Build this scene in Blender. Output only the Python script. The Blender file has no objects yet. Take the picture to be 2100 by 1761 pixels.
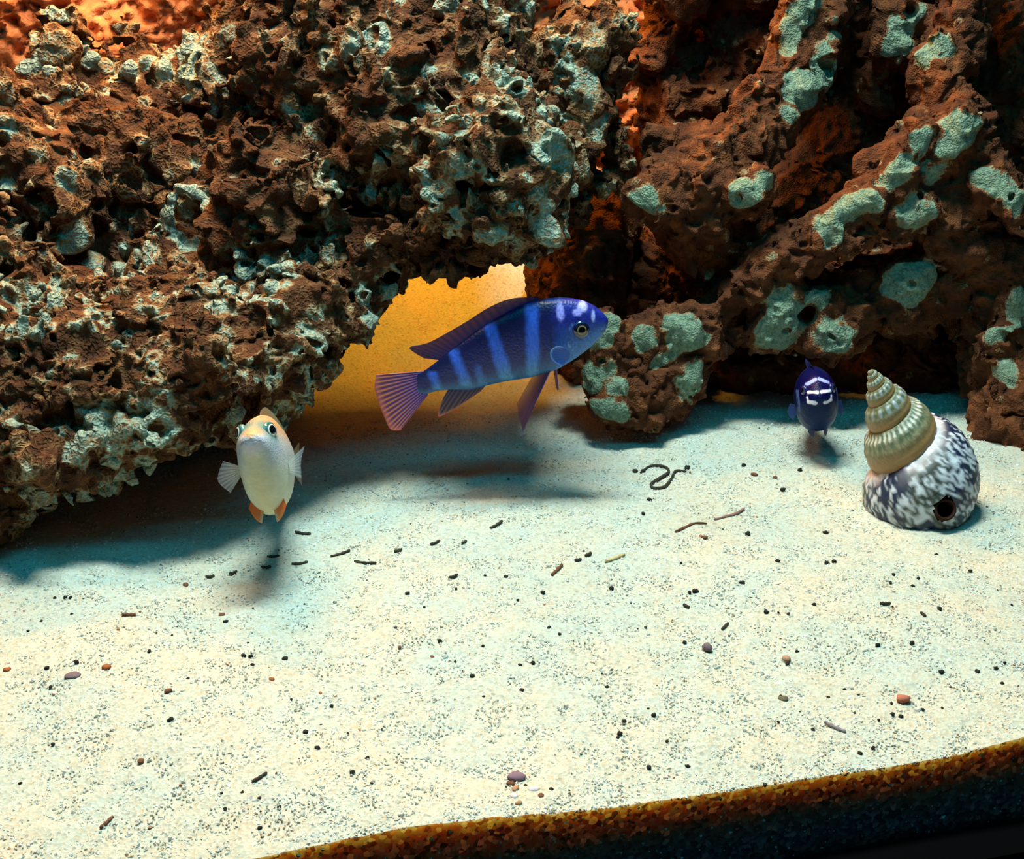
import bpy, bmesh, math, random
import numpy as np
from mathutils import Vector, Matrix, Euler

random.seed(7)
RNG = np.random.default_rng(11)
scene = bpy.context.scene
col = scene.collection

# ------------------------------------------------------------------ camera
W_PX, H_PX, F_PX = 2100.0, 1761.0, 2625.0
CAM_Z = 0.26
PITCH = math.radians(22.0)
CP, SP = math.cos(PITCH), math.sin(PITCH)
cam_data = bpy.data.cameras.new('camera')
cam_data.sensor_fit = 'HORIZONTAL'
cam_data.sensor_width = 36.0
cam_data.lens = 36.0 * F_PX / W_PX
cam_data.clip_start = 0.01
cam_data.clip_end = 20
cam = bpy.data.objects.new('camera', cam_data)
cam.location = (0, 0, CAM_Z)
cam.rotation_euler = (math.pi / 2 - PITCH, 0, 0)
col.objects.link(cam)
scene.camera = cam

# ------------------------------------------------------------------ light
scene.view_settings.view_transform = 'Standard'
scene.view_settings.look = 'None'
scene.view_settings.gamma = 1.0
scene.view_settings.exposure = 0.0
try:
    scene.view_settings.use_curve_mapping = False
except Exception:
    pass
world = bpy.data.worlds.new('room')
world.use_nodes = True
scene.world = world
bg = world.node_tree.nodes['Background']
bg.inputs[0].default_value = (0.02, 0.30, 0.52, 1)
bg.inputs[1].default_value = 0.045


def area(name, loc, size, rot, color, power):
    l = bpy.data.lights.new(name, 'AREA')
    l.shape = 'RECTANGLE'
    l.size, l.size_y = size
    l.color = color
    l.energy = power
    o = bpy.data.objects.new(name, l)
    o.location = loc
    o.rotation_euler = rot
    col.objects.link(o)
    return o


GA = math.atan2(0.060, 0.245)                # yaw of the tank against the camera
# the lamps of the tank's hood: a white one, a blue tube at the front pane, an orange tube at the back and an orange lamp over the holey rock
area('front_lamp', (-0.02, 0.53, 0.78), (0.26, 0.08), (math.radians(-3), 0, GA * 0.5), (0.88, 1.0, 0.92), 10.0)
area('blue_tube', (0.0, 0.33, 0.52), (0.70, 0.04), (math.radians(14), 0, GA * 0.5), (0.0, 0.50, 0.74), 1.35)
area('back_tube', (-0.10, 0.765, 0.40), (0.30, 0.03), (math.radians(-12), 0, GA), (1.0, 0.38, 0.02), 3.6)
area('orange_lamp', (-0.19, 0.60, 0.43), (0.16, 0.04), (0, 0, GA), (1.0, 0.42, 0.10), 1.25)
# dim warm fill light added in front of the tank to lift upright faces
area('warm_fill', (-0.6, -1.3, 0.75), (0.5, 0.5), (math.radians(72), 0, math.radians(-25)), (1.0, 0.55, 0.25), 0.25)


# ------------------------------------------------------------------ helpers
def ray(px, py):
    x = (px - W_PX / 2) / F_PX
    y = -(py - H_PX / 2) / F_PX
    return Vector((x, CP + y * SP, -SP + y * CP))


def at(px, py, Y):
    """the point of a line of sight that lies at distance Y"""
    d = ray(px, py)
    t = Y / d.y
    return Vector((d.x * t, Y, CAM_Z + d.z * t))


def on_plane(px, py, z=0.0):
    d = ray(px, py)
    t = (z - CAM_Z) / d.z
    return Vector((d.x * t, d.y * t, z))


def mpp(px, py, Y):
    """metres for each photograph pixel at that point"""
    return (Y / ray(px, py).y) / F_PX


def to_px(P):
    x, y, z = P[:, 0], P[:, 1], P[:, 2] - CAM_Z
    t = y * CP - z * SP
    v = y * SP + z * CP
    return W_PX / 2 + F_PX * x / t, H_PX / 2 - F_PX * v / t


_TAB = {}


def vnoise(p, seed=0):
    """smooth value noise, -1..1, period 64"""
    if seed not in _TAB:
        _TAB[seed] = np.random.default_rng(900 + seed).uniform(-1, 1, 64 * 64 * 64).astype(np.float32)
    T = _TAB[seed]
    n = len(p)
    out = np.empty(n, np.float32)
    for a in range(0, n, 400000):
        q = p[a:a + 400000]
        f = np.floor(q)
        i = f.astype(np.int32)
        w = (q - f).astype(np.float32)
        w = w * w * (3 - 2 * w)
        x0, y0, z0 = (i[:, 0] & 63) << 12, (i[:, 1] & 63) << 6, i[:, 2] & 63
        x1, y1, z1 = ((i[:, 0] + 1) & 63) << 12, ((i[:, 1] + 1) & 63) << 6, (i[:, 2] + 1) & 63
        wx, wy, wz = w[:, 0], w[:, 1], w[:, 2]
        c00 = T[x0 + y0 + z0] * (1 - wx) + T[x1 + y0 + z0] * wx
        c01 = T[x0 + y0 + z1] * (1 - wx) + T[x1 + y0 + z1] * wx
        c10 = T[x0 + y1 + z0] * (1 - wx) + T[x1 + y1 + z0] * wx
        c11 = T[x0 + y1 + z1] * (1 - wx) + T[x1 + y1 + z1] * wx
        c0 = c00 * (1 - wy) + c10 * wy
        c1 = c01 * (1 - wy) + c11 * wy
        out[a:a + 400000] = c0 * (1 - wz) + c1 * wz
    return out


def fbm(p, seed=0, octaves=3):
    r = np.zeros(len(p), np.float32)
    a, s = 1.0, 1.0
    for o in range(octaves):
        r += a * vnoise(p * s + 17.3 * o, seed + o)
        a *= 0.5
        s *= 2.03
    return r


def mesh_np(name, verts, faces, nv=4, smooth=True):
    """a mesh from numpy arrays, all faces with nv corners"""
    me = bpy.data.meshes.new(name)
    faces = np.asarray(faces, np.int32)
    me.vertices.add(len(verts))
    me.vertices.foreach_set('co', np.asarray(verts, np.float32).ravel())
    me.loops.add(faces.size)
    me.loops.foreach_set('vertex_index', faces.ravel())
    me.polygons.add(len(faces))
    me.polygons.foreach_set('loop_start', np.arange(len(faces), dtype=np.int32) * nv)
    me.polygons.foreach_set('use_smooth', np.full(len(faces), smooth))
    me.update(calc_edges=True)
    me.validate()
    return me


def point_color(me, name, rgb):
    a = me.attributes.new(name, 'FLOAT_COLOR', 'POINT')
    c = np.ones((len(me.vertices), 4), np.float32)
    c[:, :3] = rgb
    a.data.foreach_set('color', c.ravel())


def point_float(me, name, v):
    a = me.attributes.new(name, 'FLOAT', 'POINT')
    a.data.foreach_set('value', np.asarray(v, np.float32))


def link(name, me, mat=None, parent=None):
    o = bpy.data.objects.new(name, me)
    col.objects.link(o)
    if mat is not None:
        me.materials.append(mat)
    if parent is not None:
        o.parent = parent
    return o


def tag(o, label=None, cat=None, group=None, kind=None):
    if label: o['label'] = label
    if cat: o['category'] = cat
    if group: o['group'] = group
    if kind: o['kind'] = kind
    return o


def empty(name, loc, rot=(0, 0, 0)):
    o = bpy.data.objects.new(name, None)
    o.empty_display_size = 0.01
    o.location = loc
    o.rotation_euler = rot
    col.objects.link(o)
    return o


class NT:
    """small helper around a material's node tree"""
    def __init__(self, name, rough=0.8, spec=0.2):
        self.m = bpy.data.materials.new(name)
        self.m.use_nodes = True
        self.t = self.m.node_tree
        self.b = self.t.nodes['Principled BSDF']
        self.b.inputs['Roughness'].default_value = rough
        self.b.inputs['Specular IOR Level'].default_value = spec
        self.coord = None

    def n(self, kind, **kw):
        x = self.t.nodes.new(kind)
        for k, v in kw.items():
            setattr(x, k, v)
        return x

    def l(self, a, b):
        self.t.links.new(a, b)

    def obj(self):
        if self.coord is None:
            self.coord = self.n('ShaderNodeTexCoord')
        return self.coord.outputs['Object']

    def noise(self, scale, detail=4, rough=0.6):
        x = self.n('ShaderNodeTexNoise')
        x.inputs['Scale'].default_value = scale
        x.inputs['Detail'].default_value = detail
        x.inputs['Roughness'].default_value = rough
        self.l(self.obj(), x.inputs['Vector'])
        return x.outputs['Fac']

    def voro(self, scale, feature='F1', out='Distance'):
        x = self.n('ShaderNodeTexVoronoi')
        x.feature = feature
        x.inputs['Scale'].default_value = scale
        self.l(self.obj(), x.inputs['Vector'])
        return x.outputs[out]

    def ramp(self, fac, stops, interp='LINEAR'):
        r = self.n('ShaderNodeValToRGB')
        r.color_ramp.interpolation = interp
        e = r.color_ramp.elements
        while len(e) < len(stops):
            e.new(0.5)
        for k, (p, c) in enumerate(stops):
            e[k].position = p
            e[k].color = (*c, 1) if len(c) == 3 else c
        self.l(fac, r.inputs[0])
        return r.outputs[0]

    def mix(self, fac, a, b, mode='MIX'):
        x = self.n('ShaderNodeMix', data_type='RGBA', blend_type=mode)
        for v, s in ((fac, 0), (a, 6), (b, 7)):
            if isinstance(v, (int, float)):
                x.inputs[s].default_value = v
            elif isinstance(v, tuple):
                x.inputs[s].default_value = (*v, 1)
            else:
                self.l(v, x.inputs[s])
        return x.outputs[2]

    def math(self, op, a, b=0.0, clamp=False):
        x = self.n('ShaderNodeMath', operation=op, use_clamp=clamp)
        for v, s in ((a, 0), (b, 1)):
            if isinstance(v, (int, float)):
                x.inputs[s].default_value = v
            else:
                self.l(v, x.inputs[s])
        return x.outputs[0]

    def attr(self, name, out='Fac'):
        x = self.n('ShaderNodeAttribute')
        x.attribute_name = name
        return x.outputs[out]

    def bump(self, h, strength, dist):
        x = self.n('ShaderNodeBump')
        x.inputs['Strength'].default_value = strength
        x.inputs['Distance'].default_value = dist
        self.l(h, x.inputs['Height'])
        self.l(x.outputs[0], self.b.inputs['Normal'])

    def base(self, c):
        if isinstance(c, tuple):
            self.b.inputs['Base Color'].default_value = (*c, 1)
        else:
            self.l(c, self.b.inputs['Base Color'])
        return self


# ------------------------------------------------------------------ materials of the setting
def mat_sand(name, c_light, c_mid, c_dark, c_tan):
    k = NT(name, 0.75, 0.25)
    cell = k.voro(900, 'F1', 'Color')
    sep = k.n('ShaderNodeSeparateColor')
    k.l(cell, sep.inputs[0])
    grain = k.ramp(sep.outputs[0], [(0.0, c_dark), (0.07, c_mid), (0.35, c_light), (0.75, c_light), (0.9, c_tan), (1.0, c_mid)])
    soft = k.noise(28, 3)
    tint = k.ramp(soft, [(0.35, (0.84, 0.96, 0.95)), (0.65, (1.0, 0.95, 0.84))])
    k.base(k.mix(1.0, grain, tint, 'MULTIPLY'))
    k.bump(k.voro(900), 0.5, 0.0006)
    return k.m


M_SAND = mat_sand('pale_sand', (0.51, 0.54, 0.49), (0.40, 0.45, 0.42), (0.30, 0.33, 0.31), (0.48, 0.43, 0.33))


def mat_sand_front():
    k = NT('sand_behind_the_glass', 0.8, 0.2)
    cell = k.voro(620, 'F1', 'Color')
    sep = k.n('ShaderNodeSeparateColor')
    k.l(cell, sep.inputs[0])
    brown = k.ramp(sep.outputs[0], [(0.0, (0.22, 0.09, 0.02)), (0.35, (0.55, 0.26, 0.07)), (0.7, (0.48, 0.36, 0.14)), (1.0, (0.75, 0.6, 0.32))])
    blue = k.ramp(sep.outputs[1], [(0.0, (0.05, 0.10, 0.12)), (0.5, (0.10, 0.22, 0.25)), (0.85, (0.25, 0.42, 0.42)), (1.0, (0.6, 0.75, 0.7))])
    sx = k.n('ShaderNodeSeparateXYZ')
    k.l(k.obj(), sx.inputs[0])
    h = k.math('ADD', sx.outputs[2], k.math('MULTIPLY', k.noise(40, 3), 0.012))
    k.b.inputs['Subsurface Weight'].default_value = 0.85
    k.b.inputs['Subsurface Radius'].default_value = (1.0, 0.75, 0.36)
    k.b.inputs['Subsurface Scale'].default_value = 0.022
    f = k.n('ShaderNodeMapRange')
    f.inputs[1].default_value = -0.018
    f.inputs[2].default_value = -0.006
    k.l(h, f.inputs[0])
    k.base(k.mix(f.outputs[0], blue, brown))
    k.bump(k.voro(620), 0.6, 0.0008)
    return k.m


M_SAND_FRONT = mat_sand_front()


def mat_rock(name, rust_a, rust_b, rust_c, tan, pale_a, pale_b, lo, hi, grain=900, lace_scale=330, lace_amt=0.34):
    k = NT(name, 0.85, 0.15)
    n1 = k.noise(90, 5, 0.65)
    n2 = k.noise(520, 4, 0.7)
    rust = k.ramp(n1, [(0.3, rust_a), (0.5, rust_b), (0.72, rust_c)])
    rust = k.mix(k.math('MULTIPLY', n2, 0.7), rust, (0.05, 0.02, 0.01))
    pale = k.ramp(n2, [(0.30, pale_a), (0.64, pale_b)])
    f = k.math('ADD', k.attr('pale'), k.math('MULTIPLY', k.math('SUBTRACT', k.noise(170, 5, 0.7), 0.5), 1.1))
    lace = k.n('ShaderNodeTexVoronoi', feature='DISTANCE_TO_EDGE')
    lace.inputs['Scale'].default_value = lace_scale
    wv = k.n('ShaderNodeVectorMath', operation='MULTIPLY_ADD')
    nv = k.n('ShaderNodeTexNoise')
    nv.inputs['Scale'].default_value = 260
    k.l(k.obj(), nv.inputs['Vector'])
    k.l(nv.outputs['Color'], wv.inputs[0])
    wv.inputs[1].default_value = (0.0035,) * 3
    k.l(k.obj(), wv.inputs[2])
    k.l(wv.outputs[0], lace.inputs['Vector'])
    rim = k.n('ShaderNodeMapRange')
    rim.inputs[1].default_value = 0.0
    rim.inputs[2].default_value = 0.22
    k.l(lace.outputs['Distance'], rim.inputs[0])
    pit = rim.outputs[0]
    f = k.math('ADD', f, k.math('MULTIPLY', k.math('SUBTRACT', 0.45, pit), lace_amt))
    f1 = k.n('ShaderNodeMapRange')
    f1.inputs[1].default_value = lo
    f1.inputs[2].default_value = (lo + hi) / 2
    k.l(f, f1.inputs[0])
    f2 = k.n('ShaderNodeMapRange')
    f2.inputs[1].default_value = (lo + hi) / 2
    f2.inputs[2].default_value = hi
    k.l(f, f2.inputs[0])
    k.base(k.mix(f2.outputs[0], k.mix(f1.outputs[0], rust, tan), pale))
    k.bump(k.math('SUBTRACT', k.math('ADD', n2, k.math('MULTIPLY', k.voro(grain), 0.7)), k.math('MULTIPLY', pit, 2.2 * lace_amt)), 0.7, 0.0012)
    return k.m


M_ROCK_L = mat_rock('holey_limestone', (0.022, 0.008, 0.004), (0.085, 0.032, 0.011), (0.22, 0.105, 0.04), (0.25, 0.155, 0.07),
                    (0.06, 0.12, 0.10), (0.36, 0.45, 0.35), 0.14, 0.80)
M_ROCK_R = mat_rock('rusty_rock', (0.03, 0.009, 0.004), (0.095, 0.030, 0.010), (0.26, 0.09, 0.027), (0.25, 0.15, 0.07),
                    (0.05, 0.11, 0.085), (0.23, 0.33, 0.23), 0.34, 0.66, 1100, 420, 0.12)


def mat_backwall():
    k = NT('orange_foam_background', 0.85, 0.15)
    n = k.noise(45, 6, 0.7)
    k.base(k.ramp(n, [(0.3, (0.30, 0.085, 0.03)), (0.55, (0.52, 0.19, 0.07)), (0.75, (0.72, 0.36, 0.15))]))
    k.bump(k.noise(160, 5, 0.7), 0.6, 0.003)
    return k.m


M_WALL = mat_backwall()
k = NT('black_plastic', 0.9, 0.02)
k.base((0.002, 0.002, 0.002))
M_BLACK = k.m

# ------------------------------------------------------------------ the tank: sand, back wall, rim
G0 = on_plane(560, 1761)
GDIR = Vector((math.cos(GA), math.sin(GA), 0))
GNRM = Vector((-math.sin(GA), math.cos(GA), 0))
SAND_BOTTOM = -0.034
V_BACK = 0.50


def uv_of(x, y):
    dx, dy = x - G0.x, y - G0.y
    return dx * GDIR.x + dy * GDIR.y, dx * GNRM.x + dy * GNRM.y


def sand_z(x, y):
    x = np.asarray(x, np.float64)
    y = np.asarray(y, np.float64)
    u, v = uv_of(x, y)
    z = 0.0016 * np.sin(u * 21 + 1.0 + v * 9) * np.sin(v * 17 + u * 5) + 0.0011 * np.sin(u * 47 + v * 31)
    # the bank that climbs towards the back wall
    t = np.clip((v - 0.36) / 0.13, 0, 1)
    z = z + 0.062 * t * t * (3 - 2 * t)
    # low hump beside the big rock's foot, edge along the front pane
    z = z + 0.006 * np.exp(-(((x + 0.21) / 0.05) ** 2 + ((y - 0.50) / 0.03) ** 2))
    z = z + 0.0022 * np.exp(-(v / 0.02) ** 2) * np.sin(u * 24 + 0.6)
    return z


def build_sand():
    us = np.linspace(-0.42, 0.62, 420)
    vs = np.concatenate([np.linspace(0, 0.30, 170), np.linspace(0.303, V_BACK + 0.01, 70)])
    U, V = np.meshgrid(us, vs, indexing='ij')
    X = G0.x + U * GDIR.x + V * GNRM.x
    Y = G0.y + U * GDIR.y + V * GNRM.y
    Z = sand_z(X, Y)
    P = np.stack([X, Y, Z], -1).reshape(-1, 3)
    nz = fbm(P * 160, 3, 3)
    P[:, 2] += 0.0006 * nz
    nu, nvv = len(us), len(vs)
    idx = np.arange(nu * nvv).reshape(nu, nvv)
    F = np.stack([idx[:-1, :-1], idx[1:, :-1], idx[1:, 1:], idx[:-1, 1:]], -1).reshape(-1, 4)
    # the sand's face against the front pane
    rows = 8
    top = P[idx[:, 0]]
    skirt = [top]
    for r in range(1, rows + 1):
        q = top.copy()
        q[:, 2] = top[:, 2] + (SAND_BOTTOM - top[:, 2]) * r / rows
        skirt.append(q)
    base = len(P)
    S = np.concatenate(skirt)
    sid = base + np.arange(len(S)).reshape(rows + 1, nu)
    FS = np.stack([sid[:-1, :-1], sid[1:, :-1], sid[1:, 1:], sid[:-1, 1:]], -1).reshape(-1, 4)
    me = mesh_np('floor', np.concatenate([P, S]), np.concatenate([F, FS]))
    me.materials.append(M_SAND)
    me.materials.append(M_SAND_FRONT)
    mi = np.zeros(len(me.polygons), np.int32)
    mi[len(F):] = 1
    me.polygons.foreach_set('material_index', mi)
    o = link('floor', me)
    tag(o, 'bed of pale cream sand banked up behind the front pane', None, None, 'structure')
    return o


floor = build_sand()


def build_wall():
    us = np.linspace(-0.46, 0.66, 560)
    zs = np.linspace(-0.03, 0.46, 260)
    U, Z = np.meshgrid(us, zs, indexing='ij')
    Q = np.stack([U * 22, Z * 22, np.zeros_like(U)], -1).reshape(-1, 3)
    b = fbm(Q, 20, 5).reshape(U.shape)
    c = np.abs(fbm(Q * 2.7 + 9, 26, 4)).reshape(U.shape)
    e = np.abs(fbm(Q * 6.5 + 5, 30, 3)).reshape(U.shape)
    v = V_BACK - 0.012 * b - 0.010 * c + 0.011 * (e - 0.4)
    X = G0.x + U * GDIR.x + v * GNRM.x
    Y = G0.y + U * GDIR.y + v * GNRM.y
    P = np.stack([X, Y, Z], -1).reshape(-1, 3)
    idx = np.arange(U.size).reshape(U.shape)
    F = np.stack([idx[:-1, :-1], idx[1:, :-1], idx[1:, 1:], idx[:-1, 1:]], -1).reshape(-1, 4)
    o = link('wall_back', mesh_np('wall_back', P, F), M_WALL)
    tag(o, 'bumpy rust orange foam background behind the rocks', None, None, 'structure')


build_wall()


def build_rim():
    bm = bmesh.new()
    bmesh.ops.create_cube(bm, size=1)
    bmesh.ops.scale(bm, vec=(1.04, 0.022, 0.05), verts=bm.verts)
    bmesh.ops.bevel(bm, geom=bm.edges[:], offset=0.003, segments=3, affect='EDGES')
    me = bpy.data.meshes.new('trim_1')
    bm.to_mesh(me)
    bm.free()
    o = link('trim_1', me, M_BLACK)
    c = G0 + GDIR * 0.10 - GNRM * 0.012
    o.location = (c.x, c.y, SAND_BOTTOM + 0.004 - 0.025)
    o.rotation_euler = (0, 0, GA)
    tag(o, 'black plastic rim along the foot of the tank', None, None, 'structure')


build_rim()


# ------------------------------------------------------------------ rocks: an implicit solid on a grid
def ellip(P, c, r, R=None):
    q = P - np.asarray(c, np.float32)
    if R is not None:
        q = q @ R
    r = np.asarray(r, np.float32)
    k0 = np.sqrt(((q / r) ** 2).sum(1))
    k1 = np.sqrt(((q / (r * r)) ** 2).sum(1)) + 1e-9
    return k0 * (k0 - 1) / k1


def capsule(P, a, b, ra, rb):
    a = np.asarray(a, np.float32)
    b = np.asarray(b, np.float32)
    ab = b - a
    t = np.clip(((P - a) @ ab) / (ab @ ab), 0, 1)
    return np.linalg.norm(P - a - t[:, None] * ab, axis=1) - (ra + (rb - ra) * t)


def smin(a, b, k):
    h = np.maximum(k - np.abs(a - b), 0) / k
    return np.minimum(a, b) - h * h * k * 0.25


class Rock:
    def __init__(self, lo, hi, h):
        self.lo = np.asarray(lo, np.float32)
        self.h = h
        self.n = np.ceil((np.asarray(hi) - self.lo) / h).astype(int) + 1
        self.pale = np.zeros(self.n, np.float16)

    def coarse(self, fn, step=5):
        """base distance on a coarse grid, brought up to the fine one"""
        nc = (self.n + step - 1) // step + 2
        g = np.stack(np.meshgrid(*[np.arange(m) for m in nc], indexing='ij'), -1).reshape(-1, 3).astype(np.float32)
        d = fn(self.lo + g * self.h * step).reshape(nc).astype(np.float32)
        for ax in range(3):
            i = np.arange(self.n[ax]) / step
            i0 = i.astype(int)
            w = (i - i0).astype(np.float32)
            sh = [1, 1, 1]
            sh[ax] = -1
            w = w.reshape(sh)
            d = np.take(d, i0, ax) * (1 - w) + np.take(d, i0 + 1, ax) * w
        self.f = d

    def band(self, m):
        idx = np.flatnonzero(np.abs(self.f.ravel()) < m)
        ny, nz = self.n[1], self.n[2]
        ijk = np.stack([idx // (ny * nz), (idx // nz) % ny, idx % nz], -1)
        return idx, self.lo + ijk.astype(np.float32) * self.h

    def grad(self, ijk):
        g = []
        for ax in range(3):
            e = np.zeros(3, int)
            e[ax] = 2
            a = np.clip(ijk + e, 0, self.n - 1)
            b = np.clip(ijk - e, 0, self.n - 1)
            g.append(self.f[a[:, 0], a[:, 1], a[:, 2]] - self.f[b[:, 0], b[:, 1], b[:, 2]])
        g = np.stack(g, -1)
        return g / (np.linalg.norm(g, axis=1, keepdims=True) + 1e-9)

    def box(self, c, r):
        a = np.maximum(np.floor((c - r - self.lo) / self.h).astype(int), 0)
        b = np.minimum(np.ceil((c + r - self.lo) / self.h).astype(int) + 1, self.n)
        if (b <= a).any():
            return None
        sl = tuple(slice(int(x), int(y)) for x, y in zip(a, b))
        ax = [self.lo[k] + np.arange(a[k], b[k], dtype=np.float32) * self.h - c[k] for k in range(3)]
        return sl, ax

    def ball(self, c, R, k, pale=None, stretch=None, sub=False):
        """smooth union with (or cut by) a ball; stretch = (axis, factor)"""
        ext = R * (stretch[1] if stretch else 1) + k + 2 * self.h
        r = self.box(c, ext)
        if r is None:
            return
        sl, (x, y, z) = r
        X, Y, Z = x[:, None, None], y[None, :, None], z[None, None, :]
        d2 = X * X + Y * Y + Z * Z
        if stretch:
            s = stretch[0]
            t = X * s[0] + Y * s[1] + Z * s[2]
            d2 = d2 - t * t * (1 - 1 / stretch[1] ** 2)
        d = np.sqrt(np.maximum(d2, 0)) - R
        f = self.f[sl]
        if sub:
            a, b = -f, d
            hh = np.maximum(k - np.abs(a - b), 0) / k
            self.f[sl] = -(np.minimum(a, b) - hh * hh * k * 0.25)
        else:
            hh = np.maximum(k - np.abs(f - d), 0) / k
            self.f[sl] = np.minimum(f, d) - hh * hh * k * 0.25
        if pale is not None:
            p = np.clip(1 - (d - 0.0003) / 0.0022, 0, 1) * pale
            self.pale[sl] = np.maximum(self.pale[sl], p.astype(np.float16))

    def paint(self, c, R, pale, stretch=None):
        ext = R * (stretch[1] if stretch else 1) * 1.7
        r = self.box(c, ext)
        if r is None:
            return
        sl, (x, y, z) = r
        X, Y, Z = x[:, None, None], y[None, :, None], z[None, None, :]
        d2 = X * X + Y * Y + Z * Z
        if stretch:
            s = stretch[0]
            t = X * s[0] + Y * s[1] + Z * s[2]
            d2 = d2 - t * t * (1 - 1 / stretch[1] ** 2)
        d = np.sqrt(np.maximum(d2, 0)) / R
        Pb = np.stack(np.meshgrid(x + c[0], y + c[1], z + c[2], indexing='ij'), -1).reshape(-1, 3)
        d = d + 0.42 * fbm(Pb * 110, 140, 2).reshape(d.shape)
        self.pale[sl] = np.maximum(self.pale[sl], (np.clip((1.3 - d) / 0.4, 0, 1) * pale).astype(np.float16))

    def unpale(self, c, R, amount=1.0):
        r = self.box(c, R)
        if r is None:
            return
        sl, (x, y, z) = r
        d = np.sqrt(x[:, None, None] ** 2 + y[None, :, None] ** 2 + z[None, None, :] ** 2)
        self.pale[sl] *= (1 - amount * np.clip((R - d) / (0.35 * R), 0, 1)).astype(np.float16)

    def mesh(self, name, warp=(0.0014, 0.0030)):
        f = self.f
        f[0], f[-1], f[:, 0], f[:, -1], f[:, :, 0], f[:, :, -1] = (np.maximum(s, 1e-4) for s in (f[0], f[-1], f[:, 0], f[:, -1], f[:, :, 0], f[:, :, -1]))
        s = f < 0
        cnt = np.zeros(tuple(self.n - 1), np.int8)
        for a in (0, 1):
            for b in (0, 1):
                for c in (0, 1):
                    cnt += s[a:self.n[0] - 1 + a, b:self.n[1] - 1 + b, c:self.n[2] - 1 + c]
        act = (cnt > 0) & (cnt < 8)
        ijk = np.argwhere(act)
        vid = np.full(act.shape, -1, np.int32)
        vid[act] = np.arange(len(ijk), dtype=np.int32)
        corner = {}
        for a in (0, 1):
            for b in (0, 1):
                for c in (0, 1):
                    corner[a, b, c] = f[ijk[:, 0] + a, ijk[:, 1] + b, ijk[:, 2] + c]
        acc = np.zeros((len(ijk), 3), np.float32)
        num = np.zeros(len(ijk), np.float32)
        ks = list(corner)
        for p in ks:
            for q in ks:
                if sum(abs(u - v) for u, v in zip(p, q)) == 1 and p < q:
                    A, B = corner[p], corner[q]
                    m = (A < 0) != (B < 0)
                    t = np.where(m, A / np.where(A - B == 0, 1, A - B), 0)
                    for ax in range(3):
                        acc[:, ax] += np.where(m, p[ax] + t * (q[ax] - p[ax]), 0)
                    num += m
        V = self.lo + (ijk + acc / num[:, None]) * self.h
        Fs = []
        for ax in range(3):
            u, v = (ax + 1) % 3, (ax + 2) % 3
            n = self.n
            sa = [slice(1, n[0] - 1), slice(1, n[1] - 1), slice(1, n[2] - 1)]
            sb = list(sa)
            sa[ax] = slice(0, n[ax] - 1)
            sb[ax] = slice(1, n[ax])
            a, b = s[tuple(sa)], s[tuple(sb)]
            for fl, e in ((0, a & ~b), (1, ~a & b)):
                p = np.argwhere(e)
                off = np.ones(3, int)
                off[ax] = 0
                p = p + off
                du = np.zeros(3, int); du[u] = 1
                dv = np.zeros(3, int); dv[v] = 1
                c = [p - du - dv, p - dv, p, p - du]
                q = np.stack([vid[w[:, 0], w[:, 1], w[:, 2]] for w in c], -1)
                Fs.append(q if fl == 0 else q[:, ::-1])
        F = np.concatenate(Fs)
        pal = self.pale[ijk[:, 0], ijk[:, 1], ijk[:, 2]].astype(np.float32)
        # keep only the largest connected pieces' faces: drop nothing, tiny islands are removed below
        used = connected(len(V), F)
        keepv = used
        F = F[keepv[F[:, 0]]]
        remap = np.cumsum(keepv) - 1
        V, pal, F = V[keepv], pal[keepv], remap[F]
        V0 = V
        V = V + warp[0] * np.stack([vnoise(V * 230, 130 + k) for k in range(3)], -1) + warp[1] * np.stack([vnoise(V * 95, 134 + k) for k in range(3)], -1)
        me = mesh_np(name, V, F)
        return me, V0, pal


def connected(n, F):
    """which vertices belong to the largest connected surface"""
    lab = np.arange(n)
    for _ in range(300):
        m = lab[F].min(1)
        new = lab.copy()
        for c in range(4):
            np.minimum.at(new, F[:, c], m)
        new = new[new]
        new = new[new]
        if (new == lab).all():
            break
        lab = new
    cnt = np.bincount(lab, minlength=n)
    return cnt[lab] > 1500


def blob(px, py, Y, rx, rz, ry):
    m = mpp(px, py, Y)
    return tuple(at(px, py, Y)), (rx * m, ry, rz * m / CP)


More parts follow.
